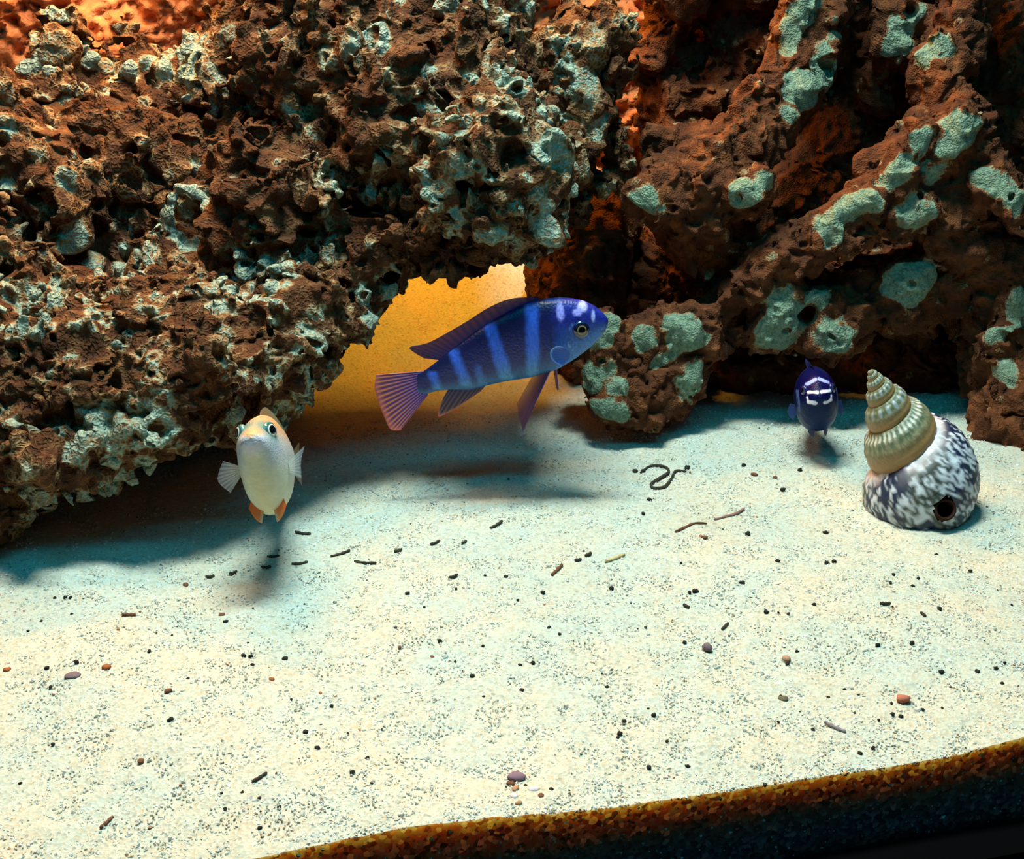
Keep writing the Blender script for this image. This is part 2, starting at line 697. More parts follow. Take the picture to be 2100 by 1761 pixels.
# ---- the big holey rock that bridges the gap
LB = [blob(*b) for b in (
    # upper block
    (880, 250, .640, 250, 215, .070), (1000, 330, .600, 140, 165, .052), (1075, 400, .590, 75, 105, .042),
    (720, 130, .665, 240, 190, .065), (960, 70, .67, 110, 130, .07), (525, 170, .69, 140, 125, .055), (300, 290, .672, 160, 140, .05),
    (105, 370, .63, 140, 145, .048), (-60, 400, .63, 150, 200, .06), (330, 390, .655, 230, 170, .050),
    (600, 420, .625, 210, 170, .052), (740, 510, .612, 110, 110, .042), (950, 480, .595, 150, 50, .035),
    (140, 165, .665, 48, 85, .022), (490, 50, .68, 60, 70, .025), (20, 250, .64, 60, 70, .03), (290, 150, .68, 60, 60, .02),
    (780, -60, .68, 260, 150, .06),
    # upright slab behind, tied to the block
    (1190, 250, .70, 46, 130, .014), (1215, 110, .71, 55, 75, .014), (1175, 360, .695, 40, 75, .014), (1255, 220, .71, 22, 100, .012),
    (1205, 50, .715, 55, 30, .014), (1285, 75, .72, 34, 24, .010), (1262, 340, .705, 24, 50, .011), (1130, 130, .70, 70, 30, .016), (1120, 330, .675, 70, 40, .03),
    # lower mound
    (430, 690, .560, 240, 120, .055), (190, 740, .545, 210, 140, .052), (590, 655, .575, 125, 95, .042),
    (680, 615, .590, 85, 70, .034), (110, 880, .522, 150, 110, .042), (290, 830, .530, 170, 90, .040), (500, 790, .555, 110, 70, .036),
    (-10, 990, .512, 75, 110, .036), (-120, 900, .53, 150, 220, .06), (-60, 640, .56, 150, 160, .06),
    (560, 830, .56, 60, 55, .025),
    (280, 540, .62, 260, 110, .045),
    # hidden back foot, added to keep orange light from under the rock
    (120, 820, .66, 190, 170, .045), (330, 790, .67, 190, 150, .045), (500, 740, .67, 120, 150, .04), (-80, 820, .64, 190, 190, .05),
)]


def left_base(P):
    Q = P + 0.007 * np.stack([fbm(P * 34, 40, 2), fbm(P * 34, 43, 2), fbm(P * 34, 46, 2)], -1)
    d = None
    for c, r in LB:
        e = ellip(Q, c, r)
        d = e if d is None else smin(d, e, 0.012)
    # hollow between the two storeys
    for px, py, Y, R in ((210, 505, .585, 105), (430, 545, .575, 60), (330, 500, .575, 70), (720, 470, .555, 60)):
        c = at(px, py, Y)
        m = mpp(px, py, Y)
        d = np.maximum(d, -(np.linalg.norm(Q - np.asarray(c, np.float32), axis=1) - R * m))
    return d


def make_left():
    r = Rock((-0.31, 0.455, -0.012), (0.088, 0.765, 0.262), 0.00092)
    r.coarse(left_base)
    idx, P = r.band(0.022)
    rid = 1 - np.abs(fbm(P * 62, 50, 2))
    d = r.f.ravel()[idx]
    d = d + 0.0045 * fbm(P * 60, 53, 2) + 0.0075 * (0.62 - rid) + 0.0026 * (0.5 - np.abs(fbm(P * 150, 57, 2))) * 2
    r.f.ravel()[idx] = d
    g = np.random.default_rng(5)
    near = np.flatnonzero(np.abs(d) < r.h * 0.6)
    cand = near[g.permutation(len(near))[:40000]]
    Pc = P[cand]
    n = r.grad(np.rint((Pc - r.lo) / r.h).astype(int))
    ok = (n[:, 1] < 0.35)
    Pc, n = Pc[ok], n[ok]
    px, py = to_px(Pc)
    ok = (px > -80) & (px < 1300) & (py > -80) & (py < 1200)
    Pc, n, px, py = Pc[ok], n[ok], px[ok], py[ok]
    low = py > 560 + 0.0 * px
    upl = (px < 560) & ~low
    cnt = 0
    patch = fbm(Pc * 38, 120, 2)
    for i in range(len(Pc)):
        if cnt >= 8200:
            break
        c, nn = Pc[i], n[i]
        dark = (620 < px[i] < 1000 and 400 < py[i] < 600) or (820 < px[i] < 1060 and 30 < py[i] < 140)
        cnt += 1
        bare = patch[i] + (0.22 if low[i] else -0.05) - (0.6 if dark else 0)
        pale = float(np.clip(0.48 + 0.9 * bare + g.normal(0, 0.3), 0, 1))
        R = float(np.clip((0.00165 if low[i] else 0.0019) * math.exp(g.normal(0, 0.42)), 0.0010, 0.0062))
        if upl[i]:
            if g.random() < 0.55:
                continue
            R *= 1.35
        v = nn + g.normal(0, 0.4, 3)
        v[2] += 0.3
        v = (v / np.linalg.norm(v)).astype(np.float32)
        kind = g.random()
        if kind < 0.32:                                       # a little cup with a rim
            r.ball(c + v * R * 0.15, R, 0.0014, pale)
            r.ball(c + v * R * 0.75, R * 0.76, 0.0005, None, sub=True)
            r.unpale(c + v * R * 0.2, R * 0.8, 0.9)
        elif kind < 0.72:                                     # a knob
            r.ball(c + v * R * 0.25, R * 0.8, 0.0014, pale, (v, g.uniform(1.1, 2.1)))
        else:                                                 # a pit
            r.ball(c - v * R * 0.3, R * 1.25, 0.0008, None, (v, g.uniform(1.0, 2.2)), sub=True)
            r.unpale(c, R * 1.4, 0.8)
    # single features one can make out
    def knob(px, py, Y, R, pale, st=1.5, d=(0, -0.6, 0.8)):
        m = mpp(px, py, Y)
        v = np.asarray(d, np.float32)
        v /= np.linalg.norm(v)
        r.ball(np.asarray(at(px, py, Y), np.float32), R * m, 0.002, pale, (v, st))
    front = first_hit(r)
    for px, py, R, pale, st, d in (
            (610, 235, 34, 1.0, 1.6, (0, -.5, .9)), (640, 285, 24, .9, 1.2, (0, -1, .3)), (800, 275, 34, 1, 1.1, (0, -1, 0)),
            (240, 340, 36, .25, 1.9, (0, -.3, 1)), (345, 335, 30, .25, 1.7, (0, -.3, 1)), (75, 325, 26, .8, 1.5, (0, -.5, 1)),
            (150, 470, 34, .95, 1.6, (.2, -.5, -.7)), (195, 545, 22, .9, 1.3, (0, -1, 0)), (135, 375, 26, .9, 1.6, (.4, -.4, .8)),
            (880, 350, 22, 1, 1.2, (0, -1, .3)), (945, 345, 28, 1, 1.5, (.2, -.6, .8)), (985, 275, 20, .9, 1.1, (0, -1, .2)),
            (440, 170, 34, .9, 2.2, (.1, -.2, 1)), (470, 90, 34, .8, 2.0, (.5, -.2, .8)), (720, 90, 30, .9, 1.8, (.5, -.4, .8)),
            (1135, 330, 38, .95, 2.2, (.1, -.3, 1)), (1120, 400, 30, .95, 2.0, (.2, -.3, -1)), (1130, 480, 34, 1, 1.5, (1, -.6, -.3)),
            (1050, 490, 30, .95, 2.0, (1, -.3, -.2)), (1000, 480, 24, .9, 1.8, (.8, -.4, .4)),
            (310, 800, 32, 1, 1.2, (0, -1, .2)), (350, 820, 26, 1, 1.2, (0, -1, .2)), (270, 830, 24, 1, 1.2, (0, -1, .2)),
            (430, 610, 22, 1, 1.3, (0, -.7, .7)), (265, 655, 20, 1, 1.4, (0, -1, .4)), (60, 960, 30, .95, 2.0, (.7, -.5, .3)),
            (150, 930, 30, .95, 2.2, (.8, -.4, .3)), (230, 890, 30, .9, 2.0, (.9, -.4, .2)),
            (120, 110, 42, .55, 1.5, (0, -.3, 1)), (30, 270, 34, .8, 2.0, (-.5, -.3, .9)),
            (1110, 90, 26, .3, 1.6, (.4, -.2, 1)), (1200, 190, 40, .9, 1.4, (0, 0, 1)), (1205, 260, 40, .9, 1.4, (0, 0, 1)), (1190, 340, 34, .8, 1.5, (0, 0, 1)), (1215, 100, 40, .7, 1.2, (0, 0, 1)), (10, 190, 30, .6, 1.6, (0, -.3, 1))):
        c = front(px, py)
        if c is not None:
            m = (c[1] / ray(px, py).y) / F_PX
            v = np.asarray(d, np.float32)
            v /= np.linalg.norm(v)
            r.ball(c + np.asarray((0, R * m * 0.45, 0), np.float32), R * m * 0.9, 0.004, None, (v, st))
            r.paint(c, R * m * 0.75, pale * 0.85, (v, st))
    # the square-mouthed pocket
    c = front(395, 455)
    if c is not None:
        for k in range(13):
            a = k / 13 * 2 * math.pi
            q = c + np.asarray((0.0100 * math.cos(a), -0.002, 0.0145 * math.sin(a)), np.float32)
            r.ball(q, 0.0034 + 0.001 * math.sin(k * 2.4), 0.001, 1.0)
        r.ball(c + np.asarray((0, -0.003, 0), np.float32), 0.0085, 0.0008, None, (np.asarray((0, 0.2, 1), np.float32), 1.5), sub=True)
    idx, P = r.band(0.004)
    r.f.ravel()[idx] += 0.00055 * fbm(P * 420, 60, 2)
    me, V, pal = r.mesh('holey_rock')
    pal = pal + 0.12 * fbm(V * 45, 66, 2)
    point_float(me, 'pale', pal)
    o = link('holey_rock', me, M_ROCK_L)
    tag(o, 'large craggy holey rock bridging the dark gap above the pale sand', 'rock')
    return o


def first_hit(r):
    def hit(px, py):
        d = np.asarray(ray(px, py), np.float32)
        t = np.arange(0.45, 0.9, r.h * 0.7, dtype=np.float32)
        P = np.asarray((0, 0, CAM_Z), np.float32) + t[:, None] * d
        i = np.rint((P - r.lo) / r.h).astype(int)
        ok = ((i >= 0) & (i < r.n)).all(1)
        i, P = i[ok], P[ok]
        w = np.flatnonzero(r.f[i[:, 0], i[:, 1], i[:, 2]] < 0)
        return P[w[0]] if len(w) else None
    return hit


make_left()


# ---- the branching rust-coloured rock
def cap(a, b, ra, rb):
    pa, pb = at(*a), at(*b)
    return pa, pb, ra * mpp(*a), rb * mpp(*b)


RC = [cap(*c) for c in (
    # upper arm
    ((1345, 405, .665), (1470, 370, .675), 62, 85), ((1470, 370, .675), (1570, 240, .70), 80, 65), ((1570, 240, .70), (1650, 90, .72), 62, 62),
    ((1650, 90, .72), (1690, -90, .74), 62, 80), ((1420, 440, .68), (1490, 520, .70), 85, 70), ((1345, 300, .70), (1440, 300, .72), 45, 55),
    ((1640, 200, .705), (1665, 130, .71), 45, 40), ((1530, 400, .67), (1570, 385, .665), 40, 26),
    # fingers between the arms, further back
    ((1330, 120, .78), (1370, 40, .79), 55, 60), ((1480, 60, .79), (1560, 30, .80), 40, 50), ((1510, 110, .78), (1560, -40, .80), 45, 60),
    ((1790, 210, .745), (1850, 60, .73), 30, 42), ((1850, 60, .73), (1880, -80, .73), 42, 50),
    # long lower arm
    ((1450, 640, .655), (1600, 545, .655), 26, 42), ((1600, 545, .655), (1730, 470, .655), 46, 50), ((1730, 470, .655), (1830, 390, .66), 50, 62),
    ((1830, 390, .66), (1930, 290, .67), 62, 70), ((1930, 290, .67), (1920, 150, .70), 66, 55), ((1930, 150, .70), (2010, -60, .72), 52, 80),
    ((1960, 310, .66), (2075, 415, .645), 60, 40), ((1900, 420, .665), (2050, 560, .675), 75, 90),
    # body above the cave
    ((1620, 640, .665), (1700, 660, .665), 72, 80), ((1700, 620, .68), (1850, 600, .675), 75, 72), ((1850, 600, .675), (1960, 560, .69), 70, 80),
    ((1500, 640, .69), (1620, 640, .69), 55, 70),
    # pillar standing in the sand
    ((2070, 560, .68), (2070, 760, .66), 95, 80), ((2070, 760, .66), (2080, 900, .63), 80, 75), ((2160, 600, .68), (2190, 900, .64), 120, 120),
    ((2000, 640, .69), (2015, 800, .68), 45, 30),
    # what ties the arms to the mass behind, then masses added against orange light
    ((1450, 500, .70), (1450, 540, .78), 70, 90), ((1650, 80, .73), (1650, 120, .81), 60, 80), ((1920, 280, .68), (1960, 280, .79), 60, 90),
    ((1850, 610, .69), (1850, 680, .79), 60, 80), ((1380, 720, .66), (1360, 700, .76), 50, 80), ((2060, 650, .69), (2060, 650, .77), 70, 90),
    ((1860, 20, .74), (1880, 60, .82), 45, 70), ((1350, 80, .79), (1420, 180, .82), 50, 70), ((1530, 60, .80), (1530, 120, .82), 50, 70),
    ((1780, 540, .72), (1880, 490, .72), 80, 80), ((1690, 100, .80), (1800, -40, .80), 110, 110), ((1560, 40, .81), (1700, -60, .81), 80, 100),  # masses added to close glowing gaps in the hollows
    ((1480, 752, .735), (1700, 752, .745), 70, 90), ((1700, 752, .745), (1990, 752, .735), 90, 90),  # cave back added down to the sand, covers the lit strip
    ((1500, 770, .715), (1980, 770, .715), 50, 55), ((1400, -70, .775), (1720, -130, .785), 100, 110),  # added light blockers: low ridge in the cave, unseen block over the hollow
    # rounded foot beside the gap
    ((1245, 720, .645), (1390, 690, .65), 60, 62), ((1245, 740, .645), (1270, 810, .635), 75, 62), ((1390, 690, .65), (1390, 790, .65), 62, 50),
    ((1290, 820, .635), (1370, 800, .645), 55, 48), ((1390, 690, .655), (1500, 660, .675), 55, 50), ((1240, 700, .65), (1200, 690, .65), 45, 40),
    # mass behind the hollows, added to keep the back tube's light out
    ((1200, 560, .765), (1420, 560, .785), 125, 140), ((1400, 560, .765), (1620, 420, .785), 140, 150), ((1620, 420, .785), (1800, 200, .805), 150, 150),
    ((1800, 200, .805), (1990, 100, .795), 150, 150), ((1950, 250, .775), (2120, 350, .765), 120, 150), ((1600, 720, .765), (1900, 720, .775), 110, 130),
    ((1250, 720, .735), (1520, 730, .755), 110, 120), ((1400, 230, .795), (1560, 180, .805), 100, 110), ((1210, 480, .735), (1220, 740, .745), 95, 95),
    ((1900, 740, .775), (2100, 700, .745), 120, 140), ((2050, 100, .775), (2200, 200, .755), 150, 200),
)]
PALE_R = (  # px, py, radius px, strength, stretch direction and amount: bare limestone knobs
    (1326, 408, 38, 1, (0, -1, .1), 1.0), (1530, 400, 30, 1, (1, -.3, .1), 1.4), (1560, 375, 26, 1, (.2, -.3, 1), 1.3),
    (1640, 40, 38, .9, (.2, -.2, 1), 1.7), (1625, 80, 24, .9, (.2, -.2, 1), 1.5), (1640, 200, 44, 1, (.4, -.3, .4), 1.3), (1685, 130, 36, .9, (.3, -.2, 1), 1.8),
    (1610, 240, 20, .9, (.4, -.3, -.6), 1.5), (1850, 60, 36, 1, (.5, -.2, 1), 1.7), (1820, 95, 24, 1, (.5, -.2, .8), 1.3),
    (1700, 475, 34, 1, (.8, -.4, .4), 1.4), (1740, 440, 32, 1, (.8, -.4, .5), 1.5), (1800, 395, 26, 1, (.6, -.3, .8), 2.4),
    (1850, 330, 24, 1, (.6, -.3, .8), 2.2), (1910, 120, 30, .9, (.5, -.3, .9), 1.6), (1955, 290, 46, 1, (.4, -.4, .7), 1.6), (1915, 340, 34, .9, (.8, -.3, .6), 1.8),
    (1770, 425, 26, 1, (.8, -.4, .5), 2.0), (1880, 300, 24, .9, (.6, -.3, .8), 1.8), (1830, 370, 24, .9, (.6, -.3, .8), 1.8), (1860, 430, 44, .75, (.7, -.7, -.1), 1.5), (2040, 385, 34, 1, (.9, -.3, -.4), 1.4), (2080, 420, 28, 1, (.6, -.3, -.8), 1.3),
    (1600, 660, 56, .95, (.1, -.5, 1), 1.3), (1660, 620, 30, .9, (1, -.3, .3), 1.3), (1700, 690, 46, .95, (1, -.4, .1), 1.2), (1580, 700, 34, .9, (.3, -.4, 1), 1.2),
    (1860, 585, 46, .95, (.6, -.4, .7), 1.35), (2050, 690, 22, .9, (.7, -.3, .8), 2.2), (2080, 640, 28, .9, (.4, -.4, .9), 1.9), (2060, 770, 26, .8, (.6, -.4, -.4), 1.6),
    (1235, 690, 38, 1, (.1, -.5, 1), 1.3), (1320, 700, 30, 1, (.2, -.6, .9), 1.3), (1345, 735, 22, .9, (.2, -.6, -.9), 1.3), (1400, 690, 44, 1, (.5, -.5, .6), 1.2),
    (1415, 790, 36, .75, (.5, -.4, .8), 1.3), (1215, 770, 24, .9, (.2, -.4, 1), 1.6), (1255, 850, 26, .9, (1, -.4, -.2), 1.6), (1260, 800, 24, .8, (.2, -1, .1), 1.2),
    (1240, 745, 22, .8, (.5, -1, .1), 1.2))


def right_base(P):
    Q = P + 0.005 * np.stack([fbm(P * 42, 70, 2), fbm(P * 42, 73, 2), fbm(P * 42, 76, 2)], -1)
    d = None
    for a, b, ra, rb in RC:
        e = capsule(Q, a, b, ra, rb)
        d = e if d is None else smin(d, e, 0.009)
    c = np.asarray(at(1300, 770, .612), np.float32)            # the hollow face of the foot
    d = np.maximum(d, -(np.linalg.norm(Q - c, axis=1) - 0.0115))
    return d


def make_right():
    r = Rock((0.005, 0.585, -0.012), (0.335, 0.87, 0.262), 0.00106)
    r.coarse(right_base)
    idx, P = r.band(0.014)
    d = r.f.ravel()[idx]
    d = d + 0.0034 * fbm(P * 85, 80, 2) + 0.0022 * fbm(P * 210, 84, 2)
    r.f.ravel()[idx] = d
    front = first_hit(r)
    for px, py, R, pale, dv, st in PALE_R:
        c = front(px, py)
        if c is None:
            continue
        m = (c[1] / ray(px, py).y) / F_PX
        v = np.asarray(dv, np.float32)
        v /= np.linalg.norm(v)
        r.ball(c + np.asarray((0, R * m * 0.75, 0), np.float32), R * m * 1.05, 0.004, None, (v, st))
        r.paint(c, R * m * 0.84, pale, (v, st))
    idx, P = r.band(0.004)
    pale = r.pale.ravel()[idx].astype(np.float32)
    # rust crust is grainy, bare stone is smooth
    r.f.ravel()[idx] += (1 - 0.75 * np.clip(pale, 0, 1)) * (0.0015 * fbm(P * 330, 88, 2))
    g = np.random.default_rng(8)
    near = np.flatnonzero(np.abs(r.f.ravel()[idx]) < r.h * 0.6)
    Pc = P[near[g.permutation(len(near))[:9000]]]
    nrm = r.grad(np.rint((Pc - r.lo) / r.h).astype(int))
    for c, n in zip(Pc, nrm):
        if n[1] > 0.4 or g.random() < 0.35:
            continue
        R = g.uniform(0.0010, 0.0024)
        if g.random() < 0.62:
            r.ball(c + n * R * 0.2, R * 0.8, 0.001, g.choice((0.0, 0.0, 0.2, 0.5)))
        else:
            r.ball(c + n * R * 0.3, R * 0.7, 0.0006, None, sub=True)
    for px, py, R in ((1655, 648, 22), (1612, 675, 7), (1700, 688, 8), (1866, 588, 7), (1516, 412, 8), (2076, 412, 9), (1885, 405, 10), (1868, 20, 18), (1235, 735, 8), (1700, 130, 20)):
        c = front(px, py)
        if c is not None:
            m = (c[1] / ray(px, py).y) / F_PX
            r.ball(c, R * m, 0.0006, None, (np.asarray((0.1, 0.95, -0.2), np.float32), 2.2), sub=True)
            r.unpale(c, R * m * 1.15)
    me, V, pal = r.mesh('branching_rock', (0.0010, 0.0030))
    point_float(me, 'pale', pal + 0.05 * fbm(V * 60, 90, 2))
    o = link('branching_rock', me, M_ROCK_R)
    tag(o, 'rust brown branching rock with bare pale knobs arching over a cave', 'rock')


make_right()



# ------------------------------------------------------------------ sand grains lying loose on the bed
def make_grains():
    g = np.random.default_rng(31)
    N = 105000
    u = g.uniform(-0.30, 0.46, N)
    v = g.uniform(0.0, 1.0, N) ** 1.25 * 0.34
    n_face = 2500
    uf = g.uniform(-0.12, 0.40, n_face)
    zf = SAND_BOTTOM + g.uniform(0, 1, n_face) * (-SAND_BOTTOM + 0.001)
    X = G0.x + u * GDIR.x + v * GNRM.x
    Y = G0.y + u * GDIR.y + v * GNRM.y
    P = np.stack([X, Y, sand_z(X, Y)], -1)
    xf = G0.x + uf * GDIR.x
    yf = G0.y + uf * GDIR.y
    PF = np.stack([xf, yf, np.minimum(zf, sand_z(xf, yf))], -1)
    px, py = to_px(P)
    ok = (px > -60) & (px < 2160) & (py < 1800)
    P = P[ok]
    px, py = to_px(PF)
    PF = PF[(px > -40) & (px < 2140) & (py < 1800)]
    n0 = len(P)
    P = np.concatenate([P, PF])
    n = len(P)
    r = np.clip(0.00040 * np.exp(g.normal(0, 0.32, n)), 0.0002, 0.00095)
    O = np.asarray([(1, 0, 0), (-1, 0, 0), (0, 1, 0), (0, -1, 0), (0, 0, 1), (0, 0, -1)], np.float64)
    T = np.asarray([(0, 2, 4), (2, 1, 4), (1, 3, 4), (3, 0, 4), (2, 0, 5), (1, 2, 5), (3, 1, 5), (0, 3, 5)])
    A = g.normal(0, 1, (n, 3, 3))
    A, _ = np.linalg.qr(A)
    sc = g.uniform(0.65, 1.3, (n, 1, 3))
    V = np.einsum('nij,nkj->nki', A, O[None] * sc) * r[:, None, None] + P[:, None, :]
    F = (T[None] + 6 * np.arange(n)[:, None, None]).reshape(-1, 3)
    pal = np.asarray([(0.74, 0.76, 0.70), (0.56, 0.62, 0.56), (0.62, 0.56, 0.44), (0.44, 0.52, 0.50), (0.66, 0.62, 0.54), (0.28, 0.30, 0.28), (0.04, 0.045, 0.045), (0.34, 0.18, 0.09)])
    c = pal[g.choice(len(pal), n, p=[0.28, 0.28, 0.14, 0.15, 0.12, 0.015, 0.007, 0.008])]
    front = np.arange(n) >= n0
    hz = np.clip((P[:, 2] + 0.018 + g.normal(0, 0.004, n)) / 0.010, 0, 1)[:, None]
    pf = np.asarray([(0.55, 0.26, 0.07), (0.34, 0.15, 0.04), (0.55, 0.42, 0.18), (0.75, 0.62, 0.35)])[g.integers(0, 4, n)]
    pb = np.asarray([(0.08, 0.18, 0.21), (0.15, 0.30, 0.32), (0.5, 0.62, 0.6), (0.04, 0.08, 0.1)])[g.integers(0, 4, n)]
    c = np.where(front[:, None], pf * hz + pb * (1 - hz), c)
    c = c * g.uniform(0.8, 1.15, (n, 1))
    me = mesh_np('sand_grains', V.reshape(-1, 3), F, 3, False)
    point_color(me, 'col', np.repeat(c, 6, 0))
    k = NT('sand_grain', 0.55, 0.35)
    k.base(k.attr('col', 'Color'))
    o = link('sand_grains', me, k.m, floor)
    o['kind'] = 'stuff'


make_grains()


# ------------------------------------------------------------------ fish
def mat_vcol(name, rough=0.4, spec=0.5, scales=None, alpha=False, coat=0.0):
    k = NT(name, rough, spec)
    k.base(k.attr('col', 'Color'))
    if scales:
        k.bump(k.voro(scales), 0.35, 0.0004)
    if alpha:
        k.l(k.attr('alpha'), k.b.inputs['Alpha'])
    k.b.inputs['Coat Weight'].default_value = coat
    return k.m


M_SCALE = mat_vcol('fish_scales', 0.42, 0.5, 900)
M_SKIN = mat_vcol('fish_skin', 0.45, 0.4, 1300)
M_FIN = mat_vcol('fin_membrane', 0.5, 0.3, None, True)
M_EYE = mat_vcol('fish_eye', 0.08, 0.6, None, False, 0.6)
M_GLOSS = mat_vcol('glossy_fish_scales', 0.35, 0.08, 1000)


def curve(pts, t):
    """points of a smooth line through pts at parameters t (0..1)"""
    p = np.asarray(pts, float)
    k = len(p) - 1
    x = np.clip(np.asarray(t) * k, 0, k - 1e-9)
    i = x.astype(int)
    f = (x - i)[:, None]
    g = lambda j: p[np.clip(j, 0, k)]
    p0, p1, p2, p3 = g(i - 1), g(i), g(i + 1), g(i + 2)
    return 0.5 * (2 * p1 + (p2 - p0) * f + (2 * p0 - 5 * p1 + 4 * p2 - p3) * f * f + (3 * p1 - p0 - 3 * p2 + p3) * f ** 3)


def tube_faces(n, m, caps=True):
    idx = np.arange(n * m).reshape(n, m)
    a, b = idx[:-1], idx[1:]
    F = np.stack([a, np.roll(a, -1, 1), np.roll(b, -1, 1), b], -1).reshape(-1, 4)
    return F


def fin(name, base, edge, to3, parent, paint, nb=56, ne=16, thick=0.00022, rays=14, bend=None):
    """a fin membrane with rays between a base line and an outer edge (photograph units), given real thickness"""
    t = np.linspace(0, 1, nb)
    B, E = curve(base, t), curve(edge, t)
    V, C, Al = [], [], []
    for side in (-1, 1):
        for j in range(ne):
            s = j / (ne - 1)
            q = B + (E - B) * s
            p = to3(q)
            ridge = 0.5 + 0.5 * np.cos(t * rays * 2 * math.pi)
            th = (thick * (1 - 0.6 * s)) * (0.5 + 0.9 * ridge)
            p[:, 1] += side * th
            if bend is not None:
                p += bend(t, s)
            c, al = paint(t, s, ridge, q)
            V.append(p); C.append(c); Al.append(al)
    V, C, Al = np.concatenate(V), np.concatenate(C), np.concatenate(Al)
    F = []
    off = nb * ne
    i = np.arange(nb - 1)
    for j in range(ne - 1):
        a = j * nb + i
        F.append(np.stack([a, a + nb, a + nb + 1, a + 1], -1))
        F.append(np.stack([a, a + 1, a + nb + 1, a + nb], -1) + off)
    a = (ne - 1) * nb + i
    F.append(np.stack([a, a + off, a + off + 1, a + 1], -1))
    a = np.arange(ne - 1) * nb
    F.append(np.stack([a, a + off, a + off + nb, a + nb], -1))
    a = a + nb - 1
    F.append(np.stack([a, a + nb, a + nb + off, a + off], -1))
    me = mesh_np(name, V, np.concatenate(F))
    point_color(me, 'col', C)
    point_float(me, 'alpha', Al)
    return link(name, me, M_FIN, parent)


def eye_ball(name, c, axis, R, stops, parent, flat=0.6, shift=(0, 0)):
    """an eye whose rings of colour follow the angle from its axis: stops = [(angle 0..1, rgb)]"""
    axis = Vector(axis).normalized()
    up = Vector((0, 0, 1))
    e1 = axis.cross(up).normalized()
    e2 = e1.cross(axis)
    n, m = 26, 32
    V, C = [], []
    ang = np.asarray([q[0] for q in stops])
    rgb = np.asarray([q[1] for q in stops])
    for i in range(n):
        th = math.pi * i / (n - 1)
        for j in range(m):
            ph = 2 * math.pi * j / m
            V.append(Vector(c) + R * (axis * math.cos(th) * flat + (e1 * math.cos(ph) + e2 * math.sin(ph)) * math.sin(th)))
            x, y = math.sin(th) * math.cos(ph) - shift[0], math.sin(th) * math.sin(ph) - shift[1]
            a = math.hypot(x, y) if th < math.pi / 2 else 1.0
            k = int(np.searchsorted(ang, a, 'right') - 1)
            C.append(rgb[max(0, min(k, len(rgb) - 1))])
    me = mesh_np(name, np.asarray(V), tube_faces(n, m)[:, ::-1])
    point_color(me, 'col', np.asarray(C))
    return link(name, me, M_EYE, parent)


def smooth(x, a, b):
    t = np.clip((x - a) / (b - a), 0, 1)
    return t * t * (3 - 2 * t)


def lerp(a, b, t):
    return np.asarray(a) * (1 - t[:, None]) + np.asarray(b) * t[:, None]


